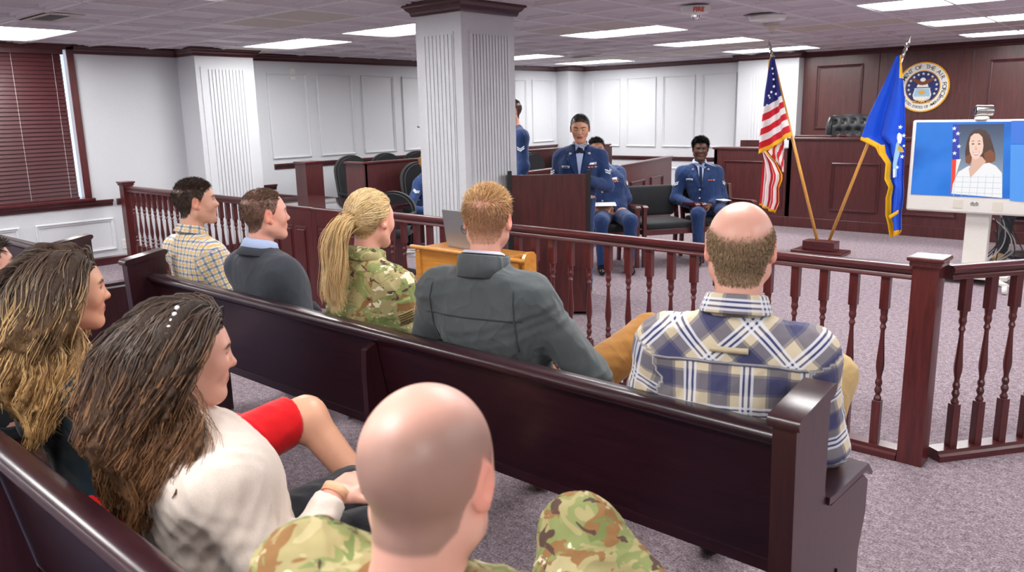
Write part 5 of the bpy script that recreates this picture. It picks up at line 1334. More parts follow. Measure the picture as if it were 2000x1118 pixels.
def scalp_roots(o, n, mask, rng):
    v, f = o['bv'], o['bf']; C = v[f].mean(1); L = o['HF'].l(C); near = (np.abs(L) < .16).all(1); m = np.where((mask(L[:, 0], L[:, 1], L[:, 2]) > .5) & near & (np.abs(L[:, 0]) < .0805))[0]
    a = np.linalg.norm(np.cross(v[f[:, 1]]-v[f[:, 0]], v[f[:, 2]]-v[f[:, 0]]), axis=1)[m]; pk = rng.choice(m, n, p=a/a.sum()); w = rng.dirichlet((1, 1, 1, 1), n)
    return (v[f[pk]]*w[..., None]).sum(1)
def body_ells(o, torso_off=.02):
    HF, N, S = o['HF'], o['N'], o['S']; I3 = np.eye(3)
    E_ = [(HF.w((0, -.012, .026)), np.array((.080, .102, .092))*HF.s, HF.R), (HF.w((0, .02, -.04)), np.array((.062, .07, .075))*HF.s, HF.R), (N+V3(0, 0, .05), np.array((.06, .062, .1)), I3),
          (o['L'](.66)+V3(0, 0, 0), np.array((.185, .14, .22)), I3), (S[0]*.5+S[1]*.5+V3(0, 0, -.01), np.array((o['sw']+.05, .085, .085)), I3)]
    return E_
def pulled_back(o, n, tie, mask, hairc, rng, rad=.0009, var=.3, lift=.010, hi=None):
    """strands combed over the head to a tie point"""
    HF = o['HF']; R0 = scalp_roots(o, n, mask, rng); L = HF.l(R0); S_ = 8; T = np.array(tie); P = np.zeros((n, S_, 3)); off = rng.uniform(.2, 1, n)*lift
    c0 = np.array((0, -.012, .026)); rr = np.array((.078, .100, .089))
    jit = rng.normal(size=(n, 3))*.012
    for k in range(S_):
        t = k/(S_-1); q = L*(1-t)+(T+jit)*t; w = (q-c0)/rr; kk = np.linalg.norm(w, axis=1, keepdims=True); sfc = c0+w/np.maximum(kk, .2)*rr
        b = min(1, t*6); base = L*(1-b)+sfc*b; nn = w/np.maximum(kk, .2); P[:, k] = np.where(t > 0, base+nn*(off*math.sin(min(1, t*3)*1.57))[:, None], L)
    e = ssm(.8, 1, np.linspace(0, 1, S_))[None, :, None]; P = P*(1-e)+(T+jit)[:, None]*e
    W_ = np.einsum('ij,nsj->nsi', HF.R, P*HF.s)+HF.o
    cl = np.array(hairc[:3])*rng.uniform(1-var, 1+var, (n, 1))
    if hi is not None: m = rng.uniform(size=n) < .4; cl[m] = np.array(hi[:3])*rng.uniform(.8, 1.2, (m.sum(), 1))
    Rr = np.tile(np.full(S_, rad), (n, 1)); Rr[:, 0] *= .6
    return W_, Rr, cl
LIGHT = rgb(222, 170, 146); PINK = rgb(224, 166, 146); TAN = rgb(200, 148, 118); DARK = rgb(86, 54, 40)
cl = lambda c: fabric(c[0], rgb(*c[1]), c[2] if len(c) > 2 else 500, .85, .12)
M['navyserv'] = fabric('service_dress_blue', rgb(30, 54, 98), 600, .75, .14, wr=.4); M['ltblue'] = fabric('pale_blue_shirt', rgb(178, 196, 232), 700, .75, .05); M['grey_wool'] = fabric('charcoal_wool', rgb(62, 66, 74), 420, .9, .28, wr=.25)
M['slate'] = fabric('slate_grey_twill', rgb(76, 82, 84), 500, .85, .15, wr=.7); M['ochre'] = fabric('ochre_chino', rgb(150, 104, 50), 500, .85, .12, wr=.45); M['khaki'] = fabric('khaki_chino', rgb(190, 162, 110), 500, .85, .1, wr=.45)
M['cream'] = fabric('cream_knit', rgb(222, 208, 196), 260, .9, .08, wr=.06); M['teal'] = fabric('dark_teal_jersey', rgb(16, 34, 44), 500, .85, .15, wr=.45); M['redskirt'] = fabric('red_skirt_cloth', rgb(214, 18, 26), 500, .8, .08, wr=.45)
M['darkpant'] = fabric('dark_trouser_cloth', rgb(36, 38, 44), 500, .85, .15, wr=.45); M['tie'] = fabric('dark_navy_tie', rgb(22, 30, 54), 700, .7, .1); M['shoe'] = NT('polished_black_leather').set(base=rgb(16, 16, 18), rough=.12).mat
M['suede'] = fabric('brown_suede_boot', rgb(112, 84, 48), 500, .95, .2); M['inner'] = fabric('black_collar_lining', rgb(26, 28, 34), 400, .9, .2)
M['check'] = plaid_mat('yellow_blue_check', rgb(232, 230, 222), [(0, .034, [(0, .26)], rgb(60, 96, 146), .62), (1, .034, [(0, .26)], rgb(60, 96, 146), .62), (0, .034, [(.5, .74)], rgb(236, 188, 74), .62), (1, .034, [(.5, .74)], rgb(236, 188, 74), .62)])
M['plaid'] = plaid_mat('navy_tan_plaid', rgb(218, 205, 176), [(0, .15, [(.0, .40)], rgb(84, 88, 112), .60), (1, .15, [(.0, .40)], rgb(70, 78, 116), .60), (0, .15, [(.05, .35)], rgb(30, 38, 100), .40), (1, .15, [(.05, .35)], rgb(30, 38, 100), .40),
      (0, .15, [(.60, .635), (.70, .735)], rgb(40, 50, 110), .8), (1, .15, [(.60, .635), (.70, .735)], rgb(40, 50, 110), .8), (0, .15, [(.555, .60), (.64, .695), (.74, .785)], rgb(232, 236, 244), .75), (1, .15, [(.555, .60), (.64, .695), (.74, .785)], rgb(232, 236, 244), .75)], yoke=1)
SHIRTC = [(.0, -.012), (.0, .034), (.005, .040), (.012, .037), (.026, -.002), (.023, -.006), (.010, .028), (.006, .030), (.006, -.012)]
def shirt_collar(o, mat, r=.060, open_deg=30, dz=-.005, ry=1.08, tilt=-12, name='collar', prof=SHIRTC, lift=None, neck=1.0):
    R = np.array(Matrix.Rotation(math.radians(tilt), 3, 'X')); c = o['N']+V3(0, -.004, .012+dz)
    return sweep_ring(name, c, R, [(q+r, z) for q, z in prof], mat, o['body'], open_deg, 1.0, ry, lift=lift or (lambda f: -.012*max(0, f)))

# 1 -- check shirt
hb1 = rgb(44, 32, 26)
def near_cfg(h, mask=mask_full, **k): return dict(hair=h, scalp=mask, **k)
o = person('man in a yellow and blue checked shirt at the far end of the front pew', 381, 394, 2.13, (-4.03, 2.15), 0, hyaw=-22, hpitch=2, cfg=near_cfg(hb1, beard=.22), tone=LIGHT, sw=.20, bulk=1.05, topmat=M['check'], bottom=M['darkpant'], shoes=M['shoe'], seed=1, hs=1.02,
           arms=[(V3(.10, .06, -.29), V3(.02, .27, -.36)), (V3(-.09, .08, -.28), V3(.03, .28, -.36))], inf=.013, fold=.005, foldwl=.07)
add_short(o, 9000, .020, .008, rgb(62, 46, 38), 1, rad=.0009); shirt_collar(o, M['check'])
# 2 -- charcoal blazer
hb2 = rgb(74, 56, 44)
def mask2(x, y, z): return ssm(-.004, .006, z-hairline(y)-.030*ssm(.03, .07, y))*(1-.6*np.exp(-((y+.03)**2+(x)**2)/.0012)*(z > .09))
o = person('man in a charcoal wool blazer and pale blue collar, second in the front pew', 517, 419, 2.10, (-3.36, 2.13), 0, hyaw=-16, hpitch=0, cfg=near_cfg(hb2, mask2, scalpk=.7), tone=PINK, sw=.195, bulk=1.1, top='blazer', topmat=M['grey_wool'], bottom=M['darkpant'], shoes=M['shoe'], seed=2, inf=.02, fold=.003,
           arms=[(V3(.08, .06, -.29), V3(-.02, .27, -.36)), (V3(-.08, .08, -.28), V3(.03, .28, -.36))], hs=1.02)
add_short(o, 8000, .014, .007, rgb(104, 80, 64), 2, mask=mask2, rad=.0008, var=.45); shirt_collar(o, M['ltblue'], .061, 26, .002)
shirt_collar(o, M['grey_wool'], .070, 60, -.022, 1.12, name='lapel_collar', prof=[(.0, -.01), (.0, .028), (.006, .033), (.014, .030), (.036, -.012), (.032, -.018), (.012, .018), (.008, -.01)])
# 3 -- blonde in camouflage
hb3 = rgb(212, 178, 124); hb3b = rgb(242, 220, 174)
o = person('blonde woman with a ponytail wearing a camouflage jacket in the front pew', 724, 428, 2.10, (-2.62, 2.13), 4, hyaw=4, hpitch=-4, sex='f', cfg=near_cfg(rgb(150, 112, 66), iris=(.1, .2, .3)), tone=PINK, sw=.185, bulk=1.1, top='camo', topmat=M['camo'], bottom=M['camo'], shoes=M['suede'], seed=3, inf=.022, fold=.008, foldwl=.1,
           arms=[(V3(.10, .04, -.28), V3(.0, .26, -.34)), (V3(-.10, .06, -.27), V3(.03, .27, -.34))])
rng = np.random.RandomState(3); tie = (0, -.118, .006)
P_, R_, C_ = pulled_back(o, 4000, tie, mask_full, hb3, rng, .0011, .25, .016, hb3b)
link('hair', strands_mesh('hair', P_, R_, np.clip(C_, 0, 1)), M['hair'], o['body'])
n = 1700; st = 13; T0 = o['HF'].w(tie); rs = rng.normal(size=(n, 3))*.011+T0; dr = np.tile(o['HF'].R @ V3(0, -1, .0), (n, 1))+rng.normal(size=(n, 3))*.16
P_ = long_hair(rs, dr, rng.uniform(.28, .40, n), st, [], rng, .30, .80, (.007, .2), 34, None, .55)
u = np.linspace(0, 1, st); cc_ = (np.array(hb3[:3])*rng.uniform(.7, 1.25, (n, 1)))[:, None]*(1-u[None, :, None]*.3)+np.array(hb3b[:3])*u[None, :, None]*.35
link('ponytail', strands_mesh('ponytail', P_, np.tile((.0013*(1-.75*u**2))[None], (n, 1)), np.clip(cc_, 0, 1)), M['hair'], o['body'])
sweep_ring('hair_tie', T0, np.array(o['HF'].R @ np.array(Matrix.Rotation(math.pi/2, 3, 'X'))), [(.020, -.009), (.027, -.008), (.029, 0), (.027, .008), (.020, .009)], flat('pale_hair_tie', rgb(232, 204, 168)), o['body'], 0)
shirt_collar(o, M['camo'], .062, 30, .0, prof=[(.0, -.02), (.0, .036), (.006, .042), (.014, .038), (.022, -.008), (.016, -.016)])
o3 = o
# 4 -- slate jacket
hb4 = rgb(150, 110, 76)
o = person('man with short ginger hair in a slate grey jacket, fourth in the front pew', 952, 430, 2.10, (-1.90, 2.13), 14, hyaw=14, hpitch=-2, cfg=near_cfg(hb4, scalpk=.42, beard=.35), tone=PINK, sw=.205, bulk=1.12, top='jacket', botres=.010, topmat=M['slate'], bottom=M['ochre'], shoes=M['suede'], seed=4, inf=.026, fold=.009, foldwl=.14, res=.008,
           arms=[(V3(.21, .06, -.28), V3(.04, .24, -.36)), (V3(-.13, .06, -.28), V3(.0, .26, -.36))], legs=[(V3(.40, .43, .79), V3(.0, .55, .50)), (V3(-.10, .47, .53), V3(-.10, .5, .09))])
def mask4(x, y, z): return mask_full(x, y, z)*(1-.7*np.exp(-((y+.06)**2+(x+.015)**2+(z-.100)**2)/.0006))
add_short(o, 10000, .024, .005, rgb(176, 134, 94), 4, mask=mask4, rad=.0007, var=.35, lo=-.03); add_short(o, 4000, .028, .02, rgb(216, 178, 124), 44, mask=lambda x, y, z: mask4(x, y, z)*(z > .065), rad=.0007)
shirt_collar(o, fabric('white_lilac_shirt', rgb(206, 206, 226), 700, .8, .04), .062, 24, .006, neck=1)
shirt_collar(o, M['inner'], .073, 50, -.004, 1.12, name='collar_lining', prof=[(.0, -.02), (-.004, .036), (.004, .040), (.008, .036), (.008, -.02)])
shirt_collar(o, M['slate'], .080, 50, -.01, 1.15, name='stand_collar', prof=[(.0, -.04), (.0, .034), (.005, .040), (.011, .036), (.013, .0), (.012, -.04)], lift=lambda f: .010*max(0, f))
o4 = o
# 5 -- plaid shirt
hb5 = rgb(136, 114, 88)
def mask5(x, y, z): return mask_full(x, y, z)*ssm(.062, .026, z+.30*np.maximum(0, y+.02)-.35*np.maximum(0, np.abs(x)-.045))
o = person('balding man in a navy and tan plaid shirt, near end of front pew', 1446, 484, 2.03, (-1.04, 2.12), 17, hyaw=8, hpitch=4, cfg=near_cfg(hb5, mask5, scalpk=.7), tone=rgb(228, 172, 152), sw=.215, bulk=1.28, belly=1.25, botres=.010, top='shirt', topmat=M['plaid'], bottom=M['khaki'], shoes=M['shoe'], seed=5, inf=.015, fold=.006, foldwl=.12, res=.0075, hs=1.07, yoke=.985, neck=1.12,
           arms=[(V3(.05, .10, -.28), V3(-.06, .30, -.34)), (V3(-.10, .06, -.29), V3(.02, .27, -.38))], legs=[(V3(.29, .40, .78), V3(.27, .35, .50)), (V3(-.10, .47, .55), V3(-.10, .5, .09))])
add_short(o, 9500, .010, .009, rgb(156, 132, 102), 5, mask=mask5, rad=.0008, var=.4); shirt_collar(o, M['plaid'], .068, 26, -.004, 1.05, prof=[(q*1.15, z*1.2) for q, z in SHIRTC])
o5 = o

# seams, tabs and patches that sit on the clothes
def back_strip(o, name, p, q, w, mat, off=.002, dirv=(0, 1, 0), nu=16, th=.0015):
    p = np.array(p, float); q = np.array(q, float); up = np.cross(np.array(dirv), q-p); up = up/np.linalg.norm(up)*w/2
    return drape(name, o['bvh'], [p-up, q-up, q+up, p+up], mat, o['body'], dirv, nu, 1, off, th)
M['slate2'] = fabric('slate_seam', rgb(54, 59, 62), 500, .9, .1)
n4 = o4['N']
back_strip(o4, 'yoke_seam', n4+V3(-.20, -.3, -.16), n4+V3(.20, -.3, -.16), .005, M['slate2'])
for s in (-1, 1): back_strip(o4, 'shoulder_seam', n4+V3(s*.165, -.3, -.05), n4+V3(s*.185, -.3, -.27), .005, M['slate2'])
n5 = o5['N']
back_strip(o5, 'locker_loop', n5+V3(-.05, -.3, -.075), n5+V3(.05, -.3, -.075), .016, fabric('tan_tab', rgb(206, 192, 160), 500, .9, .1), .004, th=.004)
back_strip(o5, 'yoke_seam', n5+V3(-.2, -.3, .985-n5[2]), n5+V3(.2, -.3, .985-n5[2]), .004, fabric('grey_seam', rgb(96, 100, 122), 500, .9, .1))
M['patch'] = fabric('ocp_patch', rgb(150, 132, 84), 600, .9, .15); M['patch2'] = fabric('dark_patch_stripe', rgb(92, 76, 46), 600, .9, .15)
s3, e3, w3 = o3['arm'][0]; a3 = (e3-s3)/np.linalg.norm(e3-s3)
outv = V3(.75, -.65, 0); outv -= a3*(outv @ a3); outv /= np.linalg.norm(outv); sd = np.cross(a3, outv)
c3 = s3+a3*.10+outv*.3
drape('sleeve_patch', o3['bvh'], [c3-sd*.04-a3*.05, c3+sd*.04-a3*.05, c3+sd*.04+a3*.045, c3-sd*.04+a3*.045], M['camo'], o3['body'], tuple(-outv), 6, 6, .004)
drape('flag_patch', o3['bvh'], [c3-sd*.034+a3*.0, c3+sd*.034+a3*.0, c3+sd*.034+a3*.04, c3-sd*.034+a3*.04], M['patch'], o3['body'], tuple(-outv), 6, 4, .007)
for k in range(4): drape('patch_stripe', o3['bvh'], [c3-sd*.032+a3*(.004+k*.009), c3+sd*.032+a3*(.004+k*.009), c3+sd*.032+a3*(.008+k*.009), c3-sd*.032+a3*(.008+k*.009)], M['patch2'], o3['body'], tuple(-outv), 6, 1, .0095)
# 6 -- long waved hair, dark top, red skirt
def long_cols(n, st, root, tip, hi, rng, var=.3, hf=.3):
    u = ssm(.25, .95, np.linspace(0, 1, st))[None, :, None]; c = np.array(root[:3])*(1-u)+np.array(tip[:3])*u; c = np.repeat(c, n, 0)*rng.uniform(1-var, 1+var, (n, 1, 1))
    m = rng.uniform(size=n) < hf; k = ssm(.12, .6, np.linspace(0, 1, st))[None, :, None]; c[m] = c[m]*(1-k*.8)+np.array(hi[:3])*k*.8*rng.uniform(.8, 1.2, (m.sum(), 1, 1)); return np.clip(c, 0, 1)
def face_out(o):
    HF = o['HF']; return [(HF.w((0, .115, -.035)), np.array((.125, .100, .14))*HF.s, HF.R)]
W6 = rgb(62, 46, 38)
o = person('woman with long highlighted wavy hair and a dark teal top in the second pew', 128, 566, .86, (-2.44, .90), 0, hyaw=-12, hpitch=-4, sex='f', cfg=near_cfg(W6, lips=rgb(178, 92, 86)), tone=rgb(224, 168, 138), sw=.185, bulk=1.05, top='tee', bare=True, topmat=M['teal'], seed=6, inf=.010, fold=.003, res=.0085, headres=.0038,
           arms=[(V3(.07, .06, -.27), V3(.0, .26, -.34)), (V3(-.07, .06, -.27), V3(.04, .26, -.34))], legs=[(V3(.30, .50, .70), V3(.50, .64, .36)), (V3(-.02, .46, .56), V3(.02, .42, .09))])
rng = np.random.RandomState(6); n = 4000; st = 13
def mask_w(x, y, z): return ssm(-.004, .004, z-np.interp(y, HY, HZ-.004))
rs = scalp_roots(o, n, mask_w, rng); L = o['HF'].l(rs); px_ = .012
d0 = np.stack([np.sign(L[:, 0]-px_)*1.0, -.55-1.5*np.maximum(0, L[:, 1]), .25+0*L[:, 0]], 1)+rng.normal(size=(n, 3))*.12
d0 = (d0/np.linalg.norm(d0, axis=1, keepdims=True)) @ o['HF'].R.T
P_ = long_hair(rs, d0, rng.uniform(.34, .48, n), st, body_ells(o)+face_out(o), rng, .34, .77, (.026, .19), 70, lambda p, t: np.array([0, -.17*max(0, 1-2.6*t)+.14*max(0, t-.4), 0]), .72, wave_from=.36, back=-.235)
hair_mass(o, P_, rng, 150, .0085, rgb(70, 54, 44), rgb(190, 148, 96))
u = np.linspace(0, 1, st)
link('hair', strands_mesh('hair', P_, np.tile((.0016*(1-.7*u**2))[None], (n, 1)), long_cols(n, st, rgb(70, 54, 44), rgb(178, 136, 86), rgb(232, 194, 134), rng, .35, .40)), M['hair'], o['body'])
# red skirt over the thighs
leg_ = [cone(o['Pv']+V3(.09, .02, -.02), V3(.285, .475, .70), .10, .074, .06), cone(o['Pv']+V3(-.09, .02, -.02), V3(-.02, .45, .57), .10, .075, .06), ell(o['Pv']+V3(0, 0, 0), (.18, .135, .13), .05)]
lo = np.min([pbounds(p)[0] for p in leg_], 0)-.04; hi = np.max([pbounds(p)[1] for p in leg_], 0)+.04; axx = [axis(lo[k], hi[k], .009, []) for k in range(3)]
d = field(leg_, axx, .008); d = np.maximum(d, axx[1][None, :, None]-.455); d = np.where(axx[1][None, :, None] < .12, np.maximum(d, axx[2][None, None, :]-(o['Pv'][2]+.14)), d); v, f = surf(d.astype(np.float32), axx); v = v+vnormals(v, f)*folds(v, 61, .12, .004)[:, None]
link('skirt', np_mesh('skirt', v, f), M['redskirt'], o['body'])
o6 = o
# 7 -- brunette in cream sweater
W7 = rgb(52, 40, 34)
o = person('brunette woman in a cream knit sweater with pearl hair pins in the second pew', 362, 690, .86, (-1.74, .90), 0, hyaw=-19, hpitch=-8, sex='f', cfg=near_cfg(W7, lips=rgb(190, 116, 108)), tone=rgb(226, 170, 150), sw=.19, bulk=1.22, belly=1.15, top='sweater', topmat=M['cream'], seed=7, inf=.014, fold=.004, res=.008, bottom=M['darkpant'], shoes=M['shoe'], headres=.0038,
           arms=[(V3(.14, .04, -.25), V3(.07, .25, -.12)), (V3(-.09, .06, -.27), V3(.02, .27, -.34))], handdir=[(V3(-.25, .9, .05), V3(.2, -.1, 1)), (V3(.4, .9, 0), V3(0, 0, 1))], handcurl=.3)
rng = np.random.RandomState(7); n = 4200; st = 13
rs = scalp_roots(o, n, mask_w, rng); L = o['HF'].l(rs)
d0 = np.stack([np.sign(L[:, 0])*.40, -.8-0*L[:, 1], .15-1.5*np.maximum(0, .02-L[:, 2])], 1)+rng.normal(size=(n, 3))*.10
d0 = (d0/np.linalg.norm(d0, axis=1, keepdims=True)) @ o['HF'].R.T
sd_ = np.where((L[:, 0] > .02) & (rng.uniform(size=n) < .4), 1., 0.)
P_ = long_hair(rs, d0, rng.uniform(.32, .47, n), st, body_ells(o)+face_out(o), rng, .35, .77, (.024, .17), 70, lambda p, t: np.stack([.30*sd_*max(0, t-.45), -.17*max(0, 1-2.6*t)-.14*(L[:, 1] > -.01)*max(0, 1-2*t)+.16*max(0, t-.4)+.5*sd_*max(0, t-.5), 0*sd_], 1), .72, wave_from=.38, back=-.235)
hair_mass(o, P_, rng, 150, .0085, rgb(64, 50, 42), rgb(124, 88, 58))
u = np.linspace(0, 1, st)
link('hair', strands_mesh('hair', P_, np.tile((.0016*(1-.7*u**2))[None], (n, 1)), long_cols(n, st, rgb(70, 56, 48), rgb(126, 88, 58), rgb(162, 118, 78), rng, .35, .3)), M['hair'], o['body'])
M['pearl'] = NT('pearl').set(base=rgb(236, 236, 240), rough=.15, coat=1.0).mat
for k in range(5):
    c = o['HF'].w(np.array((.066+.009*k, -.030-.006*k, .116-.012*k))*1.06); mb = MB(); mb.lathe([(.0005, -.006), (.0045, -.004), (.006, 0), (.0045, .004), (.0005, .006)], c*1.0, 10); mb.build('hair_pin', M['pearl'], o['body'], True)
wr = o['arm'][0][2]; dd = (wr-o['arm'][0][1]); dd /= np.linalg.norm(dd); q_ = Vector((0, 0, 1)).rotation_difference(Vector(dd)).to_matrix()
sweep_ring('watch_strap', wr+dd*.022, np.array(q_), [(.031, -.011), (.034, -.011), (.034, .011), (.031, .011)], flat('tan_strap', rgb(232, 178, 140)), o['body'], 0)
o7 = o
# 8 -- shaved head, camouflage, nearest the camera
hb8 = rgb(92, 80, 72)
def mask8(x, y, z): return mask_full(x, y, z)*ssm(.085, .02, z+.3*y-.45*x)
o = person('man with a shaved head in a camouflage uniform nearest the camera', 836, 925, .665, (-.76, .80), 14, hyaw=6, hpitch=-8, cfg=near_cfg(hb8, mask8, scalpk=.62, beard=.3), tone=rgb(226, 172, 154), sw=.205, bulk=1.15, top='camo', topmat=M['camo'], bottom=M['camo'], botinf=.022, botres=.009, shoes=M['suede'], seed=8, inf=.022, fold=.008, res=.008, hs=1.03, neck=1.1, full=1.05, headres=.0036,
           arms=[(V3(.10, .08, -.28), V3(.0, .28, -.34)), (V3(-.10, .06, -.27), V3(.02, .28, -.34))], shrug=.085, legs=[(V3(-.05, .475, .775), V3(.36, .36, .55)), (V3(-.1, .47, .53), V3(-.1, .5, .09))])
shirt_collar(o, M['camo'], .070, 40, -.02, prof=[(.0, -.03), (.0, .030), (.006, .036), (.014, .032), (.024, -.012), (.018, -.02)])
o8 = o
# 9 -- person at the left edge of the picture, mostly outside it
o = person('person with dark glasses cut off by the left edge of the picture', None, 0, 0, (-3.50, .93), 0, headoff=(.0, .0, 1.12), hyaw=0, cfg=near_cfg(rgb(60, 45, 36)), tone=PINK, topmat=M['darkpant'], bottom=M['darkpant'], shoes=M['shoe'], seed=9, headres=.006, coarse=.02, res=.012, hs=1.0)
add_short(o, 3000, .03, .015, rgb(60, 45, 36), 9, rad=.001)
for s in (-1, 1):
    c = [o['HF'].w((s*.033+.019*math.cos(a), .103, .003+.016*math.sin(a))) for a in np.linspace(0, 6.283, 17)]; MB().tube(c, .002, 6).tube([o['HF'].w((s*.052, .1, .008)), o['HF'].w((s*.08, .0, .012))], .0022, 6).build('glasses', M['black'], o['body'])

# ------------------------------------------------------------------ service dress people
M['silver'] = NT('silver_button').set(base=rgb(200, 200, 204), rough=.3, metal=.8).mat
M['tag'] = flat('name_tag_silver', rgb(176, 182, 190), .4); M['chev'] = flat('chevron_white', rgb(220, 226, 236))
def service(o, tie='tab', ribbons=1, tagside=1, badge=False, buttons=3, lap=.0):
    """coat front: white shirt wedge, tie, lapels, buttons, name tag, ribbons, chevrons; facing +y locally"""
    b, bd, N = o['bvh'], o['body'], o['N']; D = (0, -1, 0); z = N[2]; cx = N[0]
    yy = 1.0
    def q(*pts): return [(cx+x, yy, z+h) for x, h in pts]
    drape('shirt_front', b, q((-.045, .03), (.045, .03), (.004, -.25), (-.004, -.25)), M['ltblue'], bd, D, 10, 14, .004)
    if tie == 'tab':
        for s in (-1, 1): drape('neck_tab', b, q((0, .0), (s*.012, .004), (s*.048, -.05), (s*.006, -.05)), M['tie'], bd, D, 6, 6, .010)
        drape('neck_tab', b, q((-.012, .006), (.012, .006), (.03, -.045), (-.03, -.045)), M['tie'], bd, D, 6, 6, .011)
    else:
        drape('tie', b, q((-.016, .015), (.016, .015), (.012, -.015), (-.012, -.015)), M['tie'], bd, D, 5, 4, .013)
        drape('tie', b, q((-.013, -.015), (.013, -.015), (.026, -.25), (-.012, -.25)), M['tie'], bd, D, 6, 14, .008)
    for s in (-1, 1):
        drape('lapel', b, q((s*.045, .04), (s*.075, .03), (s*.115, -.09), (s*.072, -.075)), M['navyserv'], bd, D, 8, 10, .009, .003)
        drape('lapel', b, q((s*.050, -.02), (s*.115, -.095), (s*.02, -.26), (s*.002, -.25)), M['navyserv'], bd, D, 8, 12, .009, .003)
        p = b.ray_cast(Vector((cx+s*.082, 1, z-.055)), Vector(D))[0]
        if p is not None: MB().lathe([(.013, 0), (.012, .003), (.004, .004)], (p.x, p.y+.013, p.z), 14, ax=(0, 1, 0)).build('collar_badge', M['silver'], bd)
    for k in range(buttons):
        p = b.ray_cast(Vector((cx+.012, 1, z-.275-k*.095)), Vector(D))[0]
        if p is not None: MB().lathe([(.011, 0), (.011, .003), (.005, .006)], (p.x, p.y+.002, p.z), 14, ax=(0, 1, 0)).build('button', M['silver'], bd)
    drape('coat_edge', b, q((-.002, -.255), (.004, -.255), (.014, -.52), (.008, -.52)), M['tie'], bd, D, 2, 14, .002, .001)
    drape('name_tag', b, q((.085*tagside+.0, -.155), (.155*tagside, -.155), (.155*tagside, -.175), (.085*tagside, -.175)), M['tag'], bd, D, 6, 2, .007)
    drape('name_tag_print', b, q((.10*tagside, -.161), (.14*tagside, -.161), (.14*tagside, -.169), (.10*tagside, -.169)), M['ink'], bd, D, 4, 2, .0095, .0005)
    cols = [rgb(206, 40, 60), rgb(236, 190, 60), rgb(60, 70, 160), rgb(220, 220, 226), rgb(150, 40, 110), rgb(220, 120, 40)]
    for r in range(ribbons):
        for k in range(6):
            x0 = -tagside*(.075+k*.0145); x1 = x0-tagside*.0135
            drape('ribbon', b, q((x0, -.165+r*.013), (x1, -.165+r*.013), (x1, -.176+r*.013), (x0, -.176+r*.013)), RIB[(k*5+r*3+ribbons) % 6], bd, D, 2, 1, .008, .001)
    if badge:
        for dx in (-.02, 0, .02): drape('badge', b, q((-tagside*.115+dx-.011, -.13), (-tagside*.115+dx+.011, -.13), (-tagside*.115+dx+.011, -.152), (-tagside*.115+dx-.011, -.152)), M['silver'], bd, D, 3, 3, .009, .002)
    for (s, e, w), sg in zip(o['arm'], (1, -1)):
        ax_ = (e-s)/np.linalg.norm(e-s); c = s+ax_*.13; outv = V3(sg*.8, .55, 0); outv -= ax_*(outv @ ax_); outv /= np.linalg.norm(outv); sd = np.cross(ax_, outv)
        for k in range(2):
            for s2 in (-1, 1):
                a = c+outv*.2+ax_*(k*.02); pts = [a, a+sd*s2*.038-ax_*.026, a+sd*s2*.038-ax_*.014, a+ax_*.012]
                drape('chevron', b, pts, M['chev'], bd, tuple(-outv), 4, 2, .004, .001)
RIB = [flat('ribbon_%d' % k, c) for k, c in enumerate([rgb(206, 40, 60), rgb(236, 190, 60), rgb(60, 70, 160), rgb(220, 220, 226), rgb(150, 40, 110), rgb(226, 130, 50)])]
# 10 -- the speaker at the podium
HS = rgb(16, 13, 13)
saz = 180+33
def mask_s(x, y, z): return ssm(-.004, .004, z-np.interp(y, HY, HZ)+.30*np.maximum(0, np.abs(x)-.012))
o = person('woman in dark blue dress uniform standing at the podium reading', 1133, 250, 5.80, (-4.34, 5.80), saz, hyaw=0, hpitch=-12, sex='f', cfg=near_cfg(HS, mask_s, lips=rgb(150, 74, 78), lash=-.001, brow=rgb(44, 32, 28)), tone=rgb(206, 152, 122), sw=.19, bulk=1.02, stand=True, top='service', topmat=M['navyserv'], bottom=M['navyserv'], shoes=M['shoe'], seed=10, inf=.018, fold=.003, res=.008, eyes='closed', jacket_len=.12, group='people in uniform', headres=.0036, full=.9,
           arms=[(V3(.07, .0, -.25), V3(-.10, .24, -.17)), (V3(-.07, .0, -.25), V3(.10, .24, -.17))])
rng = np.random.RandomState(10)
P_, R_, C_ = pulled_back(o, 2600, (0, -.115, .03), mask_s, HS, rng, .0010, .4, .009)
link('hair', strands_mesh('hair', P_, R_, np.clip(C_, 0, 1)), M['hair'], o['body'])
shirt_collar(o, M['ltblue'], .056, 60, -.006, tilt=-16); service(o, 'tab', 1, 1, True)
# 11 -- seated with programme
cax = math.degrees(crz)+180
seat = lambda k: c1+DR*1.03*k+Vector((-DR.y, DR.x)).normalized()*.30
q = seat(-1)
o = person('person in dark blue dress uniform seated behind the podium holding a paper programme', 1165, 292, 7.2, (-4.90, 7.21), cax-16, hyaw=0, hroll=4, nshift=-.06, cfg=near_cfg(rgb(20, 18, 18)), tone=rgb(176, 122, 96), sw=.20, bulk=1.08, top='service', topmat=M['navyserv'], bottom=M['navyserv'], shoes=M['shoe'], seed=11, inf=.018, fold=.004, group='people in uniform', zs=.47, handcurl=.75, res=.0085,
           arms=[(V3(.08, .06, -.27), V3(-.10, .28, -.345)), (V3(-.08, .06, -.27), V3(.10, .28, -.345))], handdir=[(V3(-.9, .35, -.05), V3(0, .35, .9)), (V3(.9, .35, -.05), V3(0, .35, .9))], legs=[(V3(.15, .48, .54), V3(.14, .46, .09)), (V3(-.15, .48, .54), V3(-.14, .46, .09))])
add_short(o, 4000, .03, .012, rgb(20, 18, 18), 11, rad=.0012, jitter=.7); shirt_collar(o, M['ltblue'], .060, 40, -.004); service(o, 'long', 4, 1, True)
w1, w2 = o['arm'][0][2], o['arm'][1][2]; mid = (w1+w2)/2; bm = Matrix.Translation(o['body'].location) @ Matrix.Rotation(o['body'].rotation_euler.z, 4, 'Z')
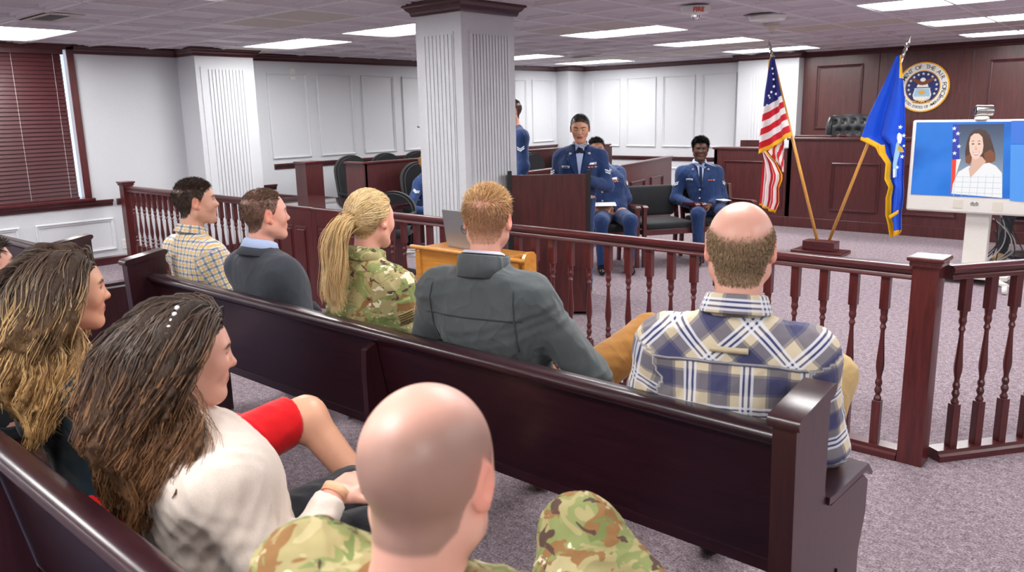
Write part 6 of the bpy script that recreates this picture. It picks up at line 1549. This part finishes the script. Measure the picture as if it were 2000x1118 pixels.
pr = MB().box(-.12, .12, -.06, .09, 0, .004).mesh('programme'); po = link('programme', pr, plain('white_paper', rgb(232, 232, 236), .6)); po.matrix_world = bm @ Matrix.Translation(Vector(mid)+Vector((0, .06, .052))) @ Matrix.Rotation(math.radians(-8), 4, 'X'); tag(po, 'white paper programme held in the lap of the seated officer', 'paper')
# 12 -- young man
q = seat(1)
o = person('young man in dark blue dress uniform seated with clasped hands', 1368, 291, 8.15, (-4.29, 8.21), cax-20, hyaw=-4, hpitch=-3, cfg=near_cfg(rgb(16, 13, 12), lips=rgb(104, 60, 52)), tone=DARK, sw=.205, bulk=1.05, top='service', topmat=M['navyserv'], bottom=M['navyserv'], shoes=M['shoe'], seed=12, inf=.018, fold=.004, group='people in uniform', zs=.47, handcurl=.8, res=.0085, headres=.0036,
           arms=[(V3(.075, .02, -.28), V3(-.09, .25, -.34)), (V3(-.075, .02, -.28), V3(.09, .25, -.34))], handdir=[(V3(-.8, .6, 0), V3(.2, .4, .9)), (V3(.8, .6, 0), V3(-.2, .4, .9))], legs=[(V3(.16, .47, .55), V3(.15, .46, .09)), (V3(-.16, .47, .55), V3(-.15, .46, .09))])
add_short(o, 6500, .036, .016, rgb(14, 11, 10), 12, rad=.0016, jitter=1.1, dirf=lambda L: L*8); shirt_collar(o, M['ltblue'], .060, 40, -.004); service(o, 'long', 1, 1, False)
# 13 -- man mostly hidden by the pillar
o = person('standing man in dark blue dress uniform mostly hidden behind the white pillar', 999, 217, 6.5, (-5.67, 6.5), 180-30, hyaw=8, cfg=near_cfg(rgb(70, 52, 40)), tone=PINK, sw=.20, stand=True, top='service', topmat=M['navyserv'], bottom=M['navyserv'], shoes=M['shoe'], seed=13, headres=.006, coarse=.02, inf=.018, group='people in uniform', jacket_len=.12, arms=[(V3(.06, .0, -.30), V3(.04, .08, -.55)), (V3(-.06, .0, -.30), V3(-.04, .08, -.55))])
add_short(o, 4000, .02, .008, rgb(70, 52, 40), 13, rad=.001); service(o, 'long', 1, 1, False)
# 14 -- seated juror
o = person('seated person in blue uniform sleeve with chevrons left of the pillar', 838, 316, 6.75, (-7.27, 6.76), -80, hyaw=0, sex='f', cfg=near_cfg(rgb(170, 120, 60)), tone=PINK, sw=.185, top='service', topmat=M['navyserv'], bottom=M['navyserv'], shoes=M['shoe'], seed=14, headres=.006, coarse=.02, inf=.018, group='people in uniform', zs=.48, headoff=None, res=.01)
add_short(o, 3000, .05, .04, rgb(170, 120, 60), 14, rad=.0014); service(o, 'tab', 1, 1, False)
# 15 -- person behind the screen
o = person('seated person in dark trousers and suede boots behind the video screen', None, 0, 0, (-1.42, 10.15), 172, headoff=(0, .0, 1.24), cfg=near_cfg(rgb(40, 30, 24)), tone=PINK, topmat=M['darkpant'], bottom=M['darkpant'], shoes=M['suede'], seed=15, res=.012, headres=.006, coarse=.02)
add_short(o, 3000, .03, .01, rgb(40, 30, 24), 15, rad=.001)
juror_chair((-1.42, 10.12), math.radians(172+180), 0, 'black swivel chair behind the video screen stand')

fq = PY(1413, 396, 8.1); fo = MB().box(-.05, .05, -.08, .08, 0, .008, bev=.002).build('white_booklet', plain('booklet_paper', rgb(228, 230, 234), .5)); fo.location = (fq.x, 8.1, .667); fo.rotation_euler = (0, 0, crz); tag(fo, 'white booklet on the chair arm beside the young man', 'booklet')
